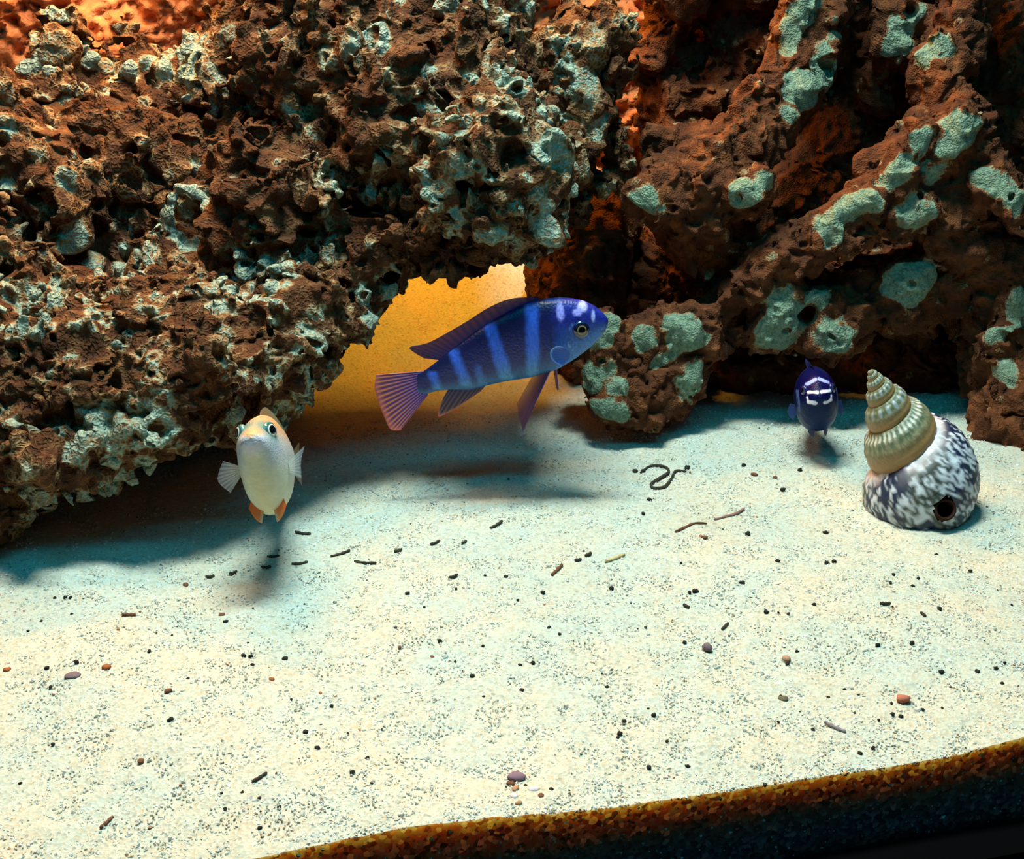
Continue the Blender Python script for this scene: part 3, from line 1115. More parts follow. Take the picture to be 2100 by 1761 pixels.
# ---- the barred blue fish in front of the gap
def barred_fish():
    Y = 0.553
    cx, cy = 720 + 1100 / 3.5, 560 + 500 / 3.5
    m = mpp(cx, cy, Y) / 3.5
    root = empty('striped_fish', at(cx, cy, Y), (0, 0, math.radians(3)))
    tag(root, 'royal blue fish with pale blue bars and orange tail in front of the gap', 'fish')
    to2 = lambda q: np.stack([(q[:, 0] - 1100) * m, np.zeros(len(q)), -(q[:, 1] - 500) * m / CP], -1)
    xs = np.concatenate([1846 - 120 * (np.linspace(0, 1, 40) ** 2), np.linspace(1722, 470, 190)])
    top = np.interp(xs, [470, 520, 640, 780, 900, 1050, 1200, 1335, 1500, 1600, 1680, 1740, 1790, 1822, 1840, 1846][0:],
                    [712, 688, 604, 500, 415, 325, 250, 206, 192, 204, 225, 253, 288, 318, 343, 362])
    bot = np.interp(xs, [470, 530, 600, 700, 850, 950, 1100, 1300, 1480, 1600, 1650, 1720, 1790, 1822, 1840, 1846],
                    [838, 853, 832, 822, 828, 802, 770, 742, 690, 622, 588, 535, 470, 430, 392, 362])
    ker = np.hanning(15); ker /= ker.sum()
    sm = lambda a: np.where((xs > 1722) | (xs < 520), a, np.convolve(np.pad(a, 7, 'edge'), ker, 'valid'))
    top, bot = sm(top), sm(bot)
    mid, hh = (top + bot) / 2, (bot - top) / 2
    ratio = np.interp(xs, [470, 600, 900, 1300, 1600, 1760, 1846], [0.16, 0.26, 0.34, 0.40, 0.50, 0.62, 0.8])
    hw = hh * ratio
    M = 72
    a = np.linspace(0, 2 * math.pi, M, endpoint=False)
    ca, sa = np.cos(a), np.sin(a)
    QX = np.repeat(xs[:, None], M, 1)
    QY = mid[:, None] - hh[:, None] * (np.sign(ca) * np.abs(ca) ** 0.92)[None]
    DY = hw[:, None] * (np.sign(sa) * np.abs(sa) ** 0.85)[None] * m
    q = np.stack([QX.ravel(), QY.ravel()], -1)
    V = to2(q)
    V[:, 1] += DY.ravel()
    x, y = q[:, 0], q[:, 1]
    wob = 9 * vnoise(np.stack([x / 38, y / 38, x * 0], -1), 3)
    navy, bar, teal = (0.002, 0.006, 0.075), (0.035, 0.15, 0.85), (0.006, 0.12, 0.32)
    rel = np.clip((y - np.repeat(top, M)) / np.maximum(np.repeat(bot - top, M), 1), 0, 1)
    C = lerp(navy, (0.003, 0.012, 0.14), smooth(rel, 0.05, 0.5))
    head = smooth(x, 1390, 1520)
    C = lerp(C, lerp((0.010, 0.020, 0.26), (0.02, 0.16, 0.58), smooth(rel, 0.25, 0.75)), head)
    C = lerp(C, teal, smooth(rel, 0.68, 0.98) * 0.85 * (1 - 0.5 * head))

    def band(x0, y0, x1, y1, w, amt=1.0, f=24):
        """a bar that runs from (x0,y0) down to (x1,y1)"""
        nonlocal C
        t = (y - y0) / (y1 - y0)
        xc = x0 + (x1 - x0) * t
        k = smooth(w + wob - np.abs(x - xc), -f, f) * smooth(t, -0.12, 0.06) * (1 - smooth(t, 0.92, 1.1)) * amt
        C = lerp(C, lerp(bar, (0.05, 0.24, 0.52), smooth(rel, 0.5, 0.95)), k)
    band(1292, 250, 1300, 730, 42)
    band(995, 365, 1120, 745, 46)
    band(735, 545, 830, 790, 38)
    band(905, 640, 945, 790, 26, .55)
    band(575, 690, 620, 815, 30, .9)

    def spot(x0, y0, rx, ry, c, amt=1.0, f=0.35):
        nonlocal C
        k = 1 - smooth(np.sqrt(((x - x0) / rx) ** 2 + ((y - y0) / ry) ** 2) + wob / 60, 1 - f, 1 + f)
        C = lerp(C, c, k * amt)
    spot(1492, 270, 26, 52, (0.32, 0.34, 1.0))
    spot(1650, 245, 36, 26, (0.45, 0.42, 1.0))
    spot(1612, 275, 30, 20, (0.35, 0.36, 1.0))
    spot(1728, 305, 14, 36, (0.40, 0.48, 1.0), .8)
    spot(1440, 195, 60, 14, (0.12, 0.18, .8), .6)
    for k in range(10):                                             # pale fleck arc around the cheek
        aa = 2.2 + k * 0.23
        spot(1640 + 100 * math.cos(aa), 390 - 105 * math.sin(aa - 3.0) + 60, 9, 7, (0.25, 0.5, .9), .5)
    gill = np.abs(np.hypot((x - 1620) / 1.0, (y - 430) / 1.25) - 195)
    C = lerp(C, (0.008, 0.012, 0.06), (1 - smooth(gill, 3, 12)) * smooth(1560 - x, 0, 40) * smooth(y, 300, 400) * .8)
    mouth = np.abs((y - 395) - (1840 - x) * 0.55)
    C = lerp(C, (0.006, 0.01, 0.05), (1 - smooth(mouth, 2, 8)) * smooth(x, 1786, 1800) * .8)
    C = C * (1 + 0.35 * vnoise(np.stack([x / 7, y / 9, x * 0], -1), 12))[:, None]
    n = len(xs)
    F = tube_faces(n, M)
    me = mesh_np('body', V, F)
    point_color(me, 'col', C)
    link('body', me, M_SCALE, root)

    def p_fin(c0, c1, ray_c, edge_c, al0=0.97, al1=0.8, em=0.85):
        def f(t, s, ridge, q):
            c = lerp(c0, c1, np.full(len(t), s))
            c = lerp(c, ray_c, smooth(ridge, 0.4, 0.9) * (0.3 + 0.7 * s))
            c = lerp(c, edge_c, np.full(len(t), float(np.clip((s - em) / (1 - em), 0, 1))) * 0.8)
            return c, np.full(len(t), al0 + (al1 - al0) * s)
        return f
    fin('dorsal_fin', [(1345, 212), (1200, 258), (1050, 330), (900, 420), (780, 505), (700, 560), (645, 606), (632, 612)],
        [(1345, 186), (1150, 196), (990, 255), (840, 343), (690, 425), (550, 492), (420, 524), (520, 598)], to2, root,
        p_fin((0.03, 0.02, 0.16), (0.035, 0.012, 0.05), (0.16, 0.03, 0.10), (0.01, 0.01, 0.09)), nb=90, rays=22)
    fin('tail_fin', [(512, 690), (500, 725), (500, 770), (512, 815), (530, 845), (545, 856)],
        [(175, 708), (160, 800), (185, 910), (220, 1010), (262, 1102), (335, 1112)], to2, root,
        p_fin((0.02, 0.04, 0.38), (0.22, 0.05, 0.16), (1.0, 0.30, 0.12), (0.95, 0.22, 0.2), 1.0, 0.9), nb=120, ne=20, rays=15)
    fin('anal_fin', [(960, 802), (900, 818), (820, 828), (740, 824), (690, 824)],
        [(925, 842), (830, 905), (720, 972), (612, 1014), (655, 880)], to2, root,
        p_fin((0.03, 0.03, 0.12), (0.06, 0.03, 0.08), (0.25, 0.12, 0.05), (0.75, 0.22, 0.22), 0.95, 0.85), nb=60, rays=9)

    def pelvic_paint(t, s, ridge, q):
        c = lerp((0.05, 0.02, 0.10), (0.18, 0.04, 0.05), t)
        c = lerp(c, (0.42, 0.30, 0.85), 1 - smooth(t, 0.08, 0.17))
        return c, 0.95 - 0.6 * smooth(t, 0.2, 1.0)
    for side, b, e in ((-1, [(1432, 690), (1405, 700), (1350, 712), (1300, 722)], [(1212, 1108), (1225, 1075), (1195, 960), (1185, 880)]),
                       (1, [(1478, 660), (1466, 670), (1455, 676)], [(1512, 880), (1500, 890), (1485, 850)])):
        fin('pelvic_fin', b, e, to2, root, pelvic_paint, nb=40, rays=6,
            bend=lambda t, s, side=side: np.stack([t * 0, t * 0 + side * (0.0030 + 0.006 * s), t * 0], -1))

    def pec_paint(t, s, ridge, q):
        c = lerp((0.04, 0.10, 0.5), (0.06, 0.16, 0.6), t)
        c = lerp(c, (0.25, 0.5, 0.95), np.full(len(t), float(smooth(np.asarray(s), .85, 1.0))) * .8)
        return c, np.full(len(t), 0.45 + 0.3 * s)
    fin('pectoral_fin', [(1550, 500), (1555, 512), (1557, 525), (1556, 538), (1553, 550), (1548, 560)], [(1500, 462), (1455, 458), (1416, 482), (1412, 522), (1436, 560), (1492, 590)], to2, root, pec_paint,
        nb=40, rays=9, bend=lambda t, s: np.stack([t * 0, t * 0 - (0.0128 + 0.0025 * s), t * 0], -1))
    for side in (-1, 1):
        p = to2(np.asarray([(1634., 370.)]))[0]
        p[1] = side * 0.0098
        eye_ball('eye', p, (0.15, side, 0.08), 62 * m,
                 [(0, (0.002, 0.002, 0.002)), (0.42, (0.30, 0.22, 0.10)), (0.50, (0.006, 0.008, 0.02)), (0.90, (0.004, 0.012, 0.09))], root, 0.45)
    return root


barred_fish()


# ---- fish seen head-on: a loft along the local y axis (nose at the small end)
def loft_fish(root, prof, paint, mat, ny=150, M=80, squareness=0.9):
    pr = np.asarray(prof, float)
    t = np.linspace(0, 1, ny) ** 1.3
    yy = t * pr[-1, 0]
    w, h, zc = (np.interp(yy, pr[:, 0], pr[:, k]) for k in (1, 2, 3))
    ker = np.hanning(9); ker /= ker.sum()
    sm = lambda a: np.concatenate([a[:6], np.convolve(a, ker, 'same')[6:-6], a[-6:]])
    w, h, zc = sm(w), sm(h), sm(zc)
    w[0] = h[0] = 0.0001
    a = np.linspace(0, 2 * math.pi, M, endpoint=False)
    ca, sa = np.cos(a), np.sin(a)
    up = np.where(ca > 0, np.abs(ca) ** 1.0, -np.abs(ca) ** squareness)
    wx = np.sign(sa) * np.abs(sa) ** np.where(ca > 0, 1.12, 0.85)   # narrower back, fuller belly
    V = np.stack([(w[:, None] * wx[None]), np.repeat(yy[:, None], M, 1), zc[:, None] + h[:, None] * up[None]], -1).reshape(-1, 3)
    F = tube_faces(ny, M)[:, ::-1]
    me = mesh_np('body', V, F)
    rel = (V[:, 2] - np.repeat(zc, M)) / np.maximum(np.repeat(h, M), 1e-5)
    point_color(me, 'col', paint(V, rel))
    return link('body', me, mat, root)


def cream_fish():
    Y = 0.458
    m = mpp(535, 945, Y)
    root = empty('cream_fish', at(514, 898, Y), (math.radians(-27), math.radians(-5), math.radians(1)))
    tag(root, 'cream coloured fish with orange pelvic fins swimming head-on under the holey rock', 'fish')
    k = m / 0.00018
    prof = [(0, .1, .1, 0), (.8, 3.2, 2.2, -.3), (2.2, 4.3, 3.6, -.8), (5, 6.0, 6.2, -1.4), (9, 7.6, 10.4, -3.2), (14, 8.6, 14.6, -5.4), (20, 9.2, 18.0, -7.6), (28, 9.0, 19.4, -8.4),
            (40, 7.8, 17.0, -7.6), (54, 5.4, 11.5, -5), (66, 3.0, 7, -3), (76, 1.4, 5, -2.5), (80, .6, 4.6, -2.5)]
    prof = [tuple(v * k / 1000 for v in p) for p in prof]

    def paint(V, rel):
        V = V / k
        y = V[:, 1]
        C = lerp((0.62, 0.66, 0.50), (0.60, 0.62, 0.62), smooth(rel, -0.6, 0.1))
        C = lerp(C, (0.62, 0.36, 0.17), smooth(rel, 0.25, 0.75))
        snout = 1 - smooth(y, 0.0020, 0.0052)
        C = lerp(C, (0.66, 0.66, 0.78), snout * smooth(-rel, -0.9, 0.3))
        throat = (1 - smooth(np.abs(V[:, 0]), 0.0015, 0.0042)) * smooth(y, 0.004, 0.010) * smooth(-rel, 0.2, 0.7)
        C = lerp(C, (0.66, 0.64, 0.40), throat * .8)
        cheek = np.exp(-(((np.abs(V[:, 0]) - 0.0065) / 0.003) ** 2 + ((V[:, 2] + 0.006) / 0.005) ** 2)) * smooth(-y, -0.02, -0.006)
        C = lerp(C, (0.42, 0.48, 0.62), cheek * .8)
        mouth = np.exp(-((V[:, 2] + 0.0006 + 6 * (V[:, 0] ** 2) / 0.004 * .05) / 0.0004) ** 2) * (1 - smooth(y, 0.002, 0.0035))
        C = lerp(C, (0.16, 0.13, 0.10), mouth * .6)
        socket = np.exp(-((V[:, 1] - 0.0085) / 0.0042) ** 2 - ((V[:, 2] - 0.0032) / 0.0042) ** 2)
        C = lerp(C, (0.08, 0.24, 0.22), np.clip(socket * 1.5, 0, 1) * .85)
        C = C * (0.92 + 0.08 * vnoise(V * 900, 4))[:, None]
        return np.clip(C, 0, 1)
    loft_fish(root, prof, paint, M_SKIN)
    for s in (-1, 1):
        eye_ball('eye', (s * 0.0052 * k, 0.0086 * k, 0.0030 * k), (s, -0.62, 0.10), 0.0034 * k,
                 [(0, (0.003, 0.003, 0.004)), (0.52, (0.85, 0.88, 0.78)), (0.68, (0.04, 0.12, 0.11)), (0.9, (0.10, 0.24, 0.22))], root, 0.62)

    def paint_or(t, s, ridge, q):
        c = lerp((0.80, 0.30, 0.10), (0.75, 0.14, 0.03), t)
        c = lerp(c, (0.75, 0.50, 0.28), 1 - smooth(t, 0.05, 0.3))
        return c, np.full(len(t), 0.96)

    def paint_clear(t, s, ridge, q):
        c = lerp((0.45, 0.50, 0.42), (0.30, 0.36, 0.45), np.full(len(t), s))
        c = lerp(c, (0.6, 0.62, 0.5), smooth(ridge, .6, 1) * .6)
        return c, np.full(len(t), 0.40 - 0.25 * s) + 0.15 * ridge
    mm = 0.001 * k
    for s in (-1, 1):
        # pelvic fins hang from the breast, tips forward and out
        fin('pelvic_fin', [(0, 0), (2.4, .4), (4.6, 1.2)], [(1.4, -7.4), (3.8, -6.6), (6.0, -3.4)],
            lambda q, s=s: np.stack([s * (1.6 + q[:, 0] * 0.95) * mm, (23 - q[:, 0] * 0.3) * mm, (-24.5 + q[:, 1] * 0.95 + q[:, 0] * .5) * mm], -1), root, paint_or, nb=30, ne=10, rays=4)
        fin('pectoral_fin', [(0, 0), (0.6, -2), (0.3, -4)], ([(8, 3.0), (11.0, -4), (5.5, -9.5)] if s < 0 else [(6.2, 6.0), (4.6, 0), (4.4, -6.5)]),
            lambda q, s=s: np.stack([s * (9.0 + q[:, 0]) * mm, (20 + q[:, 0] * 0.7) * mm, (-8.5 + q[:, 1]) * mm], -1), root, paint_clear, nb=36, ne=12, rays=9)
    fin('dorsal_fin', [(16, 8.2), (28, 10.0), (42, 9.0), (56, 5.4), (66, 2.2)], [(20, 12.0), (30, 14.5), (44, 13.5), (60, 10.0), (72, 5.0)],
        lambda q: np.stack([q[:, 0] * 0, q[:, 0] * mm, q[:, 1] * mm], -1), root, lambda t, s, r, q: (lerp((0.6, 0.36, 0.18), (0.62, 0.5, 0.3), np.full(len(t), s)), np.full(len(t), .9)), nb=60, ne=10, rays=16)
    fin('tail_fin', [(79, .5), (79.5, -4), (79, -9)], [(97, 6), (93, -4), (97, -14)],
        lambda q: np.stack([q[:, 0] * 0, q[:, 0] * mm, q[:, 1] * mm], -1), root, lambda t, s, r, q: (lerp((0.6, 0.45, 0.28), (0.6, 0.5, 0.36), t), np.full(len(t), .85)), nb=40, ne=10, rays=12)


cream_fish()


def dark_fish():
    Y = 0.585
    m = mpp(1668, 810, Y)
    root = empty('dark_blue_fish', at(1682, 816, Y), (math.radians(-20), math.radians(-7), math.radians(-6)))
    tag(root, 'glossy dark blue fish with white face marks looking out of the cave', 'fish')
    k = m / 0.000242
    prof = [(0, .1, .1, 0), (.8, 3.0, 2.4, 0), (2.4, 5.0, 4.6, .1), (5, 7.0, 8.0, .2), (9, 8.8, 11.6, 0), (14, 10.2, 14.6, -.4), (20, 10.9, 16.4, -.6), (28, 10.8, 17.0, -.6), (40, 9.4, 15.2, -.6),
            (52, 6.4, 10.5, 0), (62, 3.4, 6.2, .5), (70, 1.6, 4.6, .8), (74, .6, 4.4, .8)]
    prof = [tuple(v * k / 1000 for v in p) for p in prof]

    def paint(V, rel):
        V = V / k * 1000
        X, y, Z = V[:, 0], V[:, 1], V[:, 2]
        C = lerp((0.003, 0.010, 0.07), (0.003, 0.003, 0.05), smooth(rel, -0.4, 0.3))
        C = lerp(C, (0.005, 0.02, 0.085), smooth(-rel, 0.2, 0.8) * .8)
        wob = 0.35 * vnoise(V * 0.6, 5)
        white = (0.80, 0.82, 1.0)
        front = 1 - smooth(y, 18, 24)

        def seg(x0, z0, x1, z1, w, c=white, a=1.0):
            nonlocal C
            d = np.array([x1 - x0, z1 - z0])
            t = np.clip(((X - x0) * d[0] + (Z - z0) * d[1]) / (d @ d), 0, 1)
            r = np.hypot(X - x0 - t * d[0], Z - z0 - t * d[1]) + wob
            C = lerp(C, c, (1 - smooth(r, w * .75, w * 1.2)) * front * a)
        for s in (-1, 1):
            seg(s * 1.0, 2.9, s * 5.2, 3.3, 0.75)
            seg(s * 2.2, -2.6, s * 5.6, -1.4, 0.85)
            seg(s * 5.6, -1.4, s * 6.0, 0.8, 0.45)
            seg(s * 0.8, 9.6, s * 5.2, 7.4, 0.8, (0.35, 0.42, 1.0), .9)
            seg(s * 9.6, -6, s * 9.6, 4, 0.5, (0.08, 0.14, 0.4), .7)
        for yb in (30, 42, 54):
            C = lerp(C, (0.05, 0.14, 0.6), (1 - smooth(np.abs(y - yb), 2, 3.4)) * .9)
        C = lerp(C, (0.002, 0.003, 0.012), (np.exp(-((Z + 0.2) / 0.35) ** 2) * (1 - smooth(y, 2.0, 3.5))) * .8)
        return C
    loft_fish(root, prof, paint, M_GLOSS)
    mm = 0.001 * k
    for s in (-1, 1):
        eye_ball('eye', (s * 6.9 * mm, 7.4 * mm, 4.4 * mm), (s, -0.55, 0.1), 2.6 * mm,
                 [(0, (0.002, 0.002, 0.003)), (0.55, (0.03, 0.03, 0.12)), (0.8, (0.01, 0.015, 0.09))], root, 0.6)
    dk = lambda c0, c1, al: (lambda t, s, r, q: (lerp(lerp(c0, c1, np.full(len(t), s)), (0.03, 0.06, 0.3), smooth(r, .6, 1) * .5), np.full(len(t), al)))
    # the folded back fin leans over to one side
    fin('dorsal_fin', [(12, 12.6), (24, 15.6), (38, 13.8), (52, 9.4), (62, 6.2)], [(20, 18.5), (30, 20.5), (42, 18.5), (56, 14), (68, 8)],
        lambda q: np.stack([-np.maximum(q[:, 1] - 14, 0) * 0.5 * mm, q[:, 0] * mm, q[:, 1] * mm], -1), root, dk((0.01, 0.012, 0.1), (0.12, 0.16, 0.55), .95), nb=60, ne=12, rays=16)
    fin('tail_fin', [(73, 5), (73.5, .8), (73, -3.6)], [(90, 10), (87, .8), (90, -9)], lambda q: np.stack([q[:, 0] * 0, q[:, 0] * mm, q[:, 1] * mm], -1), root, dk((0.01, 0.02, 0.12), (0.25, 0.1, 0.1), .9), nb=40, ne=10, rays=12)
    for s in (-1, 1):
        fin('pectoral_fin', [(0, 0), (0.5, -2), (0.3, -4)], [(3.4, 1.0), (4.6, -4), (2.5, -8)],
            lambda q, s=s: np.stack([s * (9.6 + q[:, 0]) * mm, (20 + q[:, 0] * 2.0) * mm, (-3 + q[:, 1]) * mm], -1), root, dk((0.01, 0.03, 0.14), (0.02, 0.06, 0.2), .6), nb=30, ne=10, rays=8)
        fin('pelvic_fin', [(0, 0), (2.4, 0), (4.6, .4)], [(1.4, -4.6), (3.8, -4.0), (6.0, -1.8)],
            lambda q, s=s: np.stack([s * (2.0 + q[:, 0] * .5) * mm, (18 + q[:, 0]) * mm, (-15.5 + q[:, 1]) * mm], -1), root, dk((0.01, 0.015, 0.08), (0.02, 0.03, 0.1), .9), nb=24, ne=8, rays=4)


dark_fish()


# ------------------------------------------------------------------ the snail shell
def snail_shell():
    foot = on_plane(1905, 1085)
    Yc = foot.y + 0.018
    apex = at(1780, 748, Yc + 0.006)
    m = mpp(1850, 950, Yc)
    H, RHO, RR, RV = 340 * m, 57 * m, 86 * m, 118 * m
    Wg, N = 1.60, 6.4
    nphi, nth = 900, 72
    ph = np.linspace(0, 2 * math.pi * N, nphi)
    s = Wg ** (ph / (2 * math.pi) - N) * (1 + 0.0)
    th = np.linspace(0, 2 * math.pi, nth, endpoint=False)
    PH, TH = np.meshgrid(ph, th, indexing='ij')
    S = s[:, None]
    turn = PH / (2 * math.pi)
    body = np.clip((turn - (N - 1.05)) / 0.10, 0, 1)                     # 1 on the last whorl
    should = np.exp(-((TH - 0.75) / 0.35) ** 2)
    spire = np.clip((N - 1.7 - turn) / 0.6, 0, 1)
    rib = 1 + 0.06 * spire * should * (0.5 + 0.5 * np.cos(PH * 15)) + 0.02 * (1 - body) * np.cos(TH * 16) + 0.012 * body * np.cos(TH * 30)
    q = np.stack([PH * 6, TH * 3, S * 0 + TH * 0], -1).reshape(-1, 3)
    rib = rib + (0.035 * body * vnoise(np.stack([(PH * 9).ravel(), (TH * 9).ravel(), (TH * 0).ravel()], -1), 6).reshape(TH.shape))
    cr, sr = np.cos(TH), np.sin(TH)
    rad = RHO + RR * rib * np.sign(cr) * np.abs(cr) ** 0.9
    zz = -H + RV * rib * sr
    X = S * rad * np.cos(-PH + 5.39)
    Yv = S * rad * np.sin(-PH + 5.39)
    Z = S * zz + S * 0
    V = np.stack([X, Yv, Z], -1).reshape(-1, 3)
    ax = Vector((-0.50, -0.02, 0.87)).normalized()
    rot = Vector((0, 0, 1)).rotation_difference(ax).to_matrix()
    V = V @ np.asarray(rot).T + np.asarray(apex)
    F = tube_faces(nphi, nth)
    # colours: olive tan spire, mottled white and blue-black last whorl
    t, T1 = turn.ravel(), TH.ravel()
    nz = 0.8 * vnoise(np.stack([(PH * 15).ravel(), (TH * 6.0).ravel(), T1 * 0], -1), 7) + 0.9 * vnoise(np.stack([(PH * 36).ravel(), (TH * 12).ravel(), T1 * 0 + 9], -1), 8)
    big = vnoise(np.stack([(PH * 2.6).ravel(), (TH * 1.5).ravel(), T1 * 0 + 3], -1), 9)
    C = lerp((0.10, 0.14, 0.08), (0.24, 0.25, 0.15), smooth(nz, -0.5, 0.7))
    lowb = smooth(np.cos(T1 - 5.9), 0.55, 0.98)
    C = lerp(C, (0.40, 0.20, 0.06), lowb * .8)
    nod = (should * (0.5 + 0.5 * np.cos(PH * 15)) * spire).ravel()
    C = lerp(C, (0.30, 0.38, 0.42), smooth(nod, 0.3, 0.8))
    C = lerp(C, (0.10, 0.13, 0.08), spire.ravel() * smooth(-np.cos(PH.ravel() * 15), 0.2, 0.9) * should.ravel() * .8)
    dots = ((1 - spire) * np.exp(-((TH - 0.95) / 0.22) ** 2) * (0.5 + 0.5 * np.sign(np.sin(PH * 34)))).ravel()
    C = lerp(C, (0.62, 0.68, 0.66), smooth(dots + 0.25 * nz, 0.35, 0.8) * .75)
    B = lerp((0.012, 0.022, 0.06), (0.62, 0.70, 0.78), smooth(nz + 0.35 * big, -0.02, 0.40))
    B = lerp(B, (0.05, 0.07, 0.045), smooth(big, 0.0, 0.4) * smooth(-nz, -0.6, 0.3) * .8)
    B = lerp(B, (0.66, 0.62, 0.64), np.exp(-((T1 - 1.25) / 0.28) ** 2) * smooth(big, -0.5, 0.2) * .9)
    C = lerp(C, B, smooth(body.ravel(), 0.2, 0.8))
    # the round drilled hole
    px, py = to_px(V)
    dist = np.hypot(px - 1938, py - 1043)
    mv = dist < 20
    near = V[:, 1] < (V[mv, 1].min() + 0.009 if mv.any() else -1)
    gone = mv & near
    keep = ~gone[F].any(1)
    # the rim of the hole is rounded to the circle
    ring = np.unique(F[~keep][~gone[F[~keep]]])
    F = F[keep]
    me = mesh_np('whorls', V - np.asarray(foot), F)
    point_color(me, 'col', C)
    k = NT('snail_shell', 0.42, 0.4)
    k.base(k.attr('col', 'Color'))
    k.bump(k.noise(900, 3), 0.25, 0.0006)
    root = empty('snail_shell', foot)
    tag(root, 'tall spiral snail shell with olive spire and mottled white last whorl stuck in sand', 'shell')
    o = link('whorls', me, k.m, root)
    # lip of the hole: a short dark sleeve set into the shell wall
    if len(ring):
        c = V[ring].mean(0) - np.asarray(foot)
        nrm = Vector((0.0, -0.9, 0.42)).normalized()
        r0 = 16.5 * m
        vs, fs = [], []
        e1 = nrm.cross(Vector((0, 0, 1))).normalized()
        e2 = e1.cross(nrm)
        for d, rr in ((-0.0004, r0 * 1.40), (0.0011, r0 * 1.28), (0.0013, r0 * 1.12), (0.0004, r0 * 1.0), (-0.006, r0 * .95), (-0.011, r0 * .4), (-0.0115, 0.00005)):
            for j in range(28):
                a = j / 28 * 2 * math.pi
                vs.append(Vector(c) + nrm * d + (e1 * math.cos(a) + e2 * math.sin(a)) * rr)
        k2 = NT('hole_inside', 0.8, 0.1)
        k2.base((0.03, 0.012, 0.008))
        h = link('drilled_hole', mesh_np('drilled_hole', np.asarray(vs), tube_faces(7, 28)), k2.m, root)
        h['label'] = 'round dark drilled hole'


snail_shell()


# ------------------------------------------------------------------ litter on the sand
def mat_plain(name, c, var=0.35, scale=700, rough=0.75):
    k = NT(name, rough, 0.25)
    n = k.noise(scale, 3)
    k.base(k.ramp(n, [(0.3, tuple(v * (1 - var) for v in c)), (0.7, tuple(min(1, v * (1 + var)) for v in c))]))
    k.bump(n, 0.3, 0.0004)
    return k.m


M_DARK = mat_plain('dark_waste', (0.035, 0.032, 0.022))
M_BROWN = mat_plain('brown_waste', (0.14, 0.06, 0.03))
M_TANTW = mat_plain('tan_waste', (0.30, 0.19, 0.10))
M_BLACKG = mat_plain('black_grit', (0.012, 0.013, 0.012))
M_RED = mat_plain('red_pebble', (0.42, 0.14, 0.09))
M_PINK = mat_plain('pink_pebble', (0.45, 0.25, 0.15))
M_PURPLE = mat_plain('purple_pebble', (0.16, 0.12, 0.14))
M_RUSTP = mat_plain('rust_pebble', (0.30, 0.09, 0.025))
M_WHITE = mat_plain('white_fragment', (0.62, 0.58, 0.60))


def on_sand(px, py):
    """where a line of sight meets the sand"""
    z = 0.0
    for _ in range(12):
        p = on_plane(px, py, z)
        z = float(sand_z(p.x, p.y))
    return on_plane(px, py, z)


def strand(name, pts, r_px, mat, label, cat, group=None, taper=0.5):
    W = [on_sand(*p) for p in pts]
    c0 = W[len(W) // 2]
    L = np.asarray([tuple(w - c0) for w in W])
    n = 10 * len(pts)
    P = curve(L, np.linspace(0, 1, n))
    r = r_px * mpp(pts[0][0], pts[0][1], c0.y)
    t = np.linspace(0, 1, n)
    rr = r * (1 - taper * np.abs(2 * t - 1) ** 3) * (1 + 0.25 * np.sin(t * 23 + pts[0][0]) * 0.6)
    tan = np.gradient(P, axis=0)
    tan /= np.linalg.norm(tan, axis=1, keepdims=True) + 1e-12
    side = np.cross(tan, (0, 0, 1))
    side /= np.linalg.norm(side, axis=1, keepdims=True) + 1e-12
    a = np.linspace(0, 2 * math.pi, 8, endpoint=False)
    V = P[:, None] + rr[:, None, None] * (np.cos(a)[None, :, None] * side[:, None] + np.sin(a)[None, :, None] * np.asarray((0, 0, 1.0)))
    V[..., 2] += r * 0.9
    V = V.reshape(-1, 3)
    F = tube_faces(n, 8)
    V[:8] = V[:8].mean(0) + (V[:8] - V[:8].mean(0)) * 0.3
    V[-8:] = V[-8:].mean(0) + (V[-8:] - V[-8:].mean(0)) * 0.3
    o = link(name, mesh_np(name, V, F), mat)
    o.location = c0
    return tag(o, label, cat, group)


def lump_mesh(seed, flat=0.7, amp=0.3):
    bm = bmesh.new()
    bmesh.ops.create_icosphere(bm, subdivisions=2, radius=1)
    co = np.asarray([tuple(v.co) for v in bm.verts])
    n = vnoise(co * 1.4 + seed * 7.1, 2)
    for v, k in zip(bm.verts, n):
        v.co *= 1 + amp * float(k)
        v.co.z *= flat
    for f in bm.faces:
        f.smooth = True
    me = bpy.data.meshes.new('lump')
    bm.to_mesh(me)
    bm.free()
    return me


def lump(name, px, py, r_px, mat, label, cat, group=None, seed=0, flat=0.7, sx=1.0, rz=0.0, sink=0.35):
    p = on_sand(px, py + r_px * 0.5)
    r = r_px * mpp(px, py, p.y)
    me = lump_mesh(seed, flat)
    o = link(name, me, mat)
    o.location = (p.x, p.y, p.z + r * flat * (1 - sink))
    o.scale = (r * sx, r, r)
    o.rotation_euler = (0, 0, rz)
    return tag(o, label, cat, group)


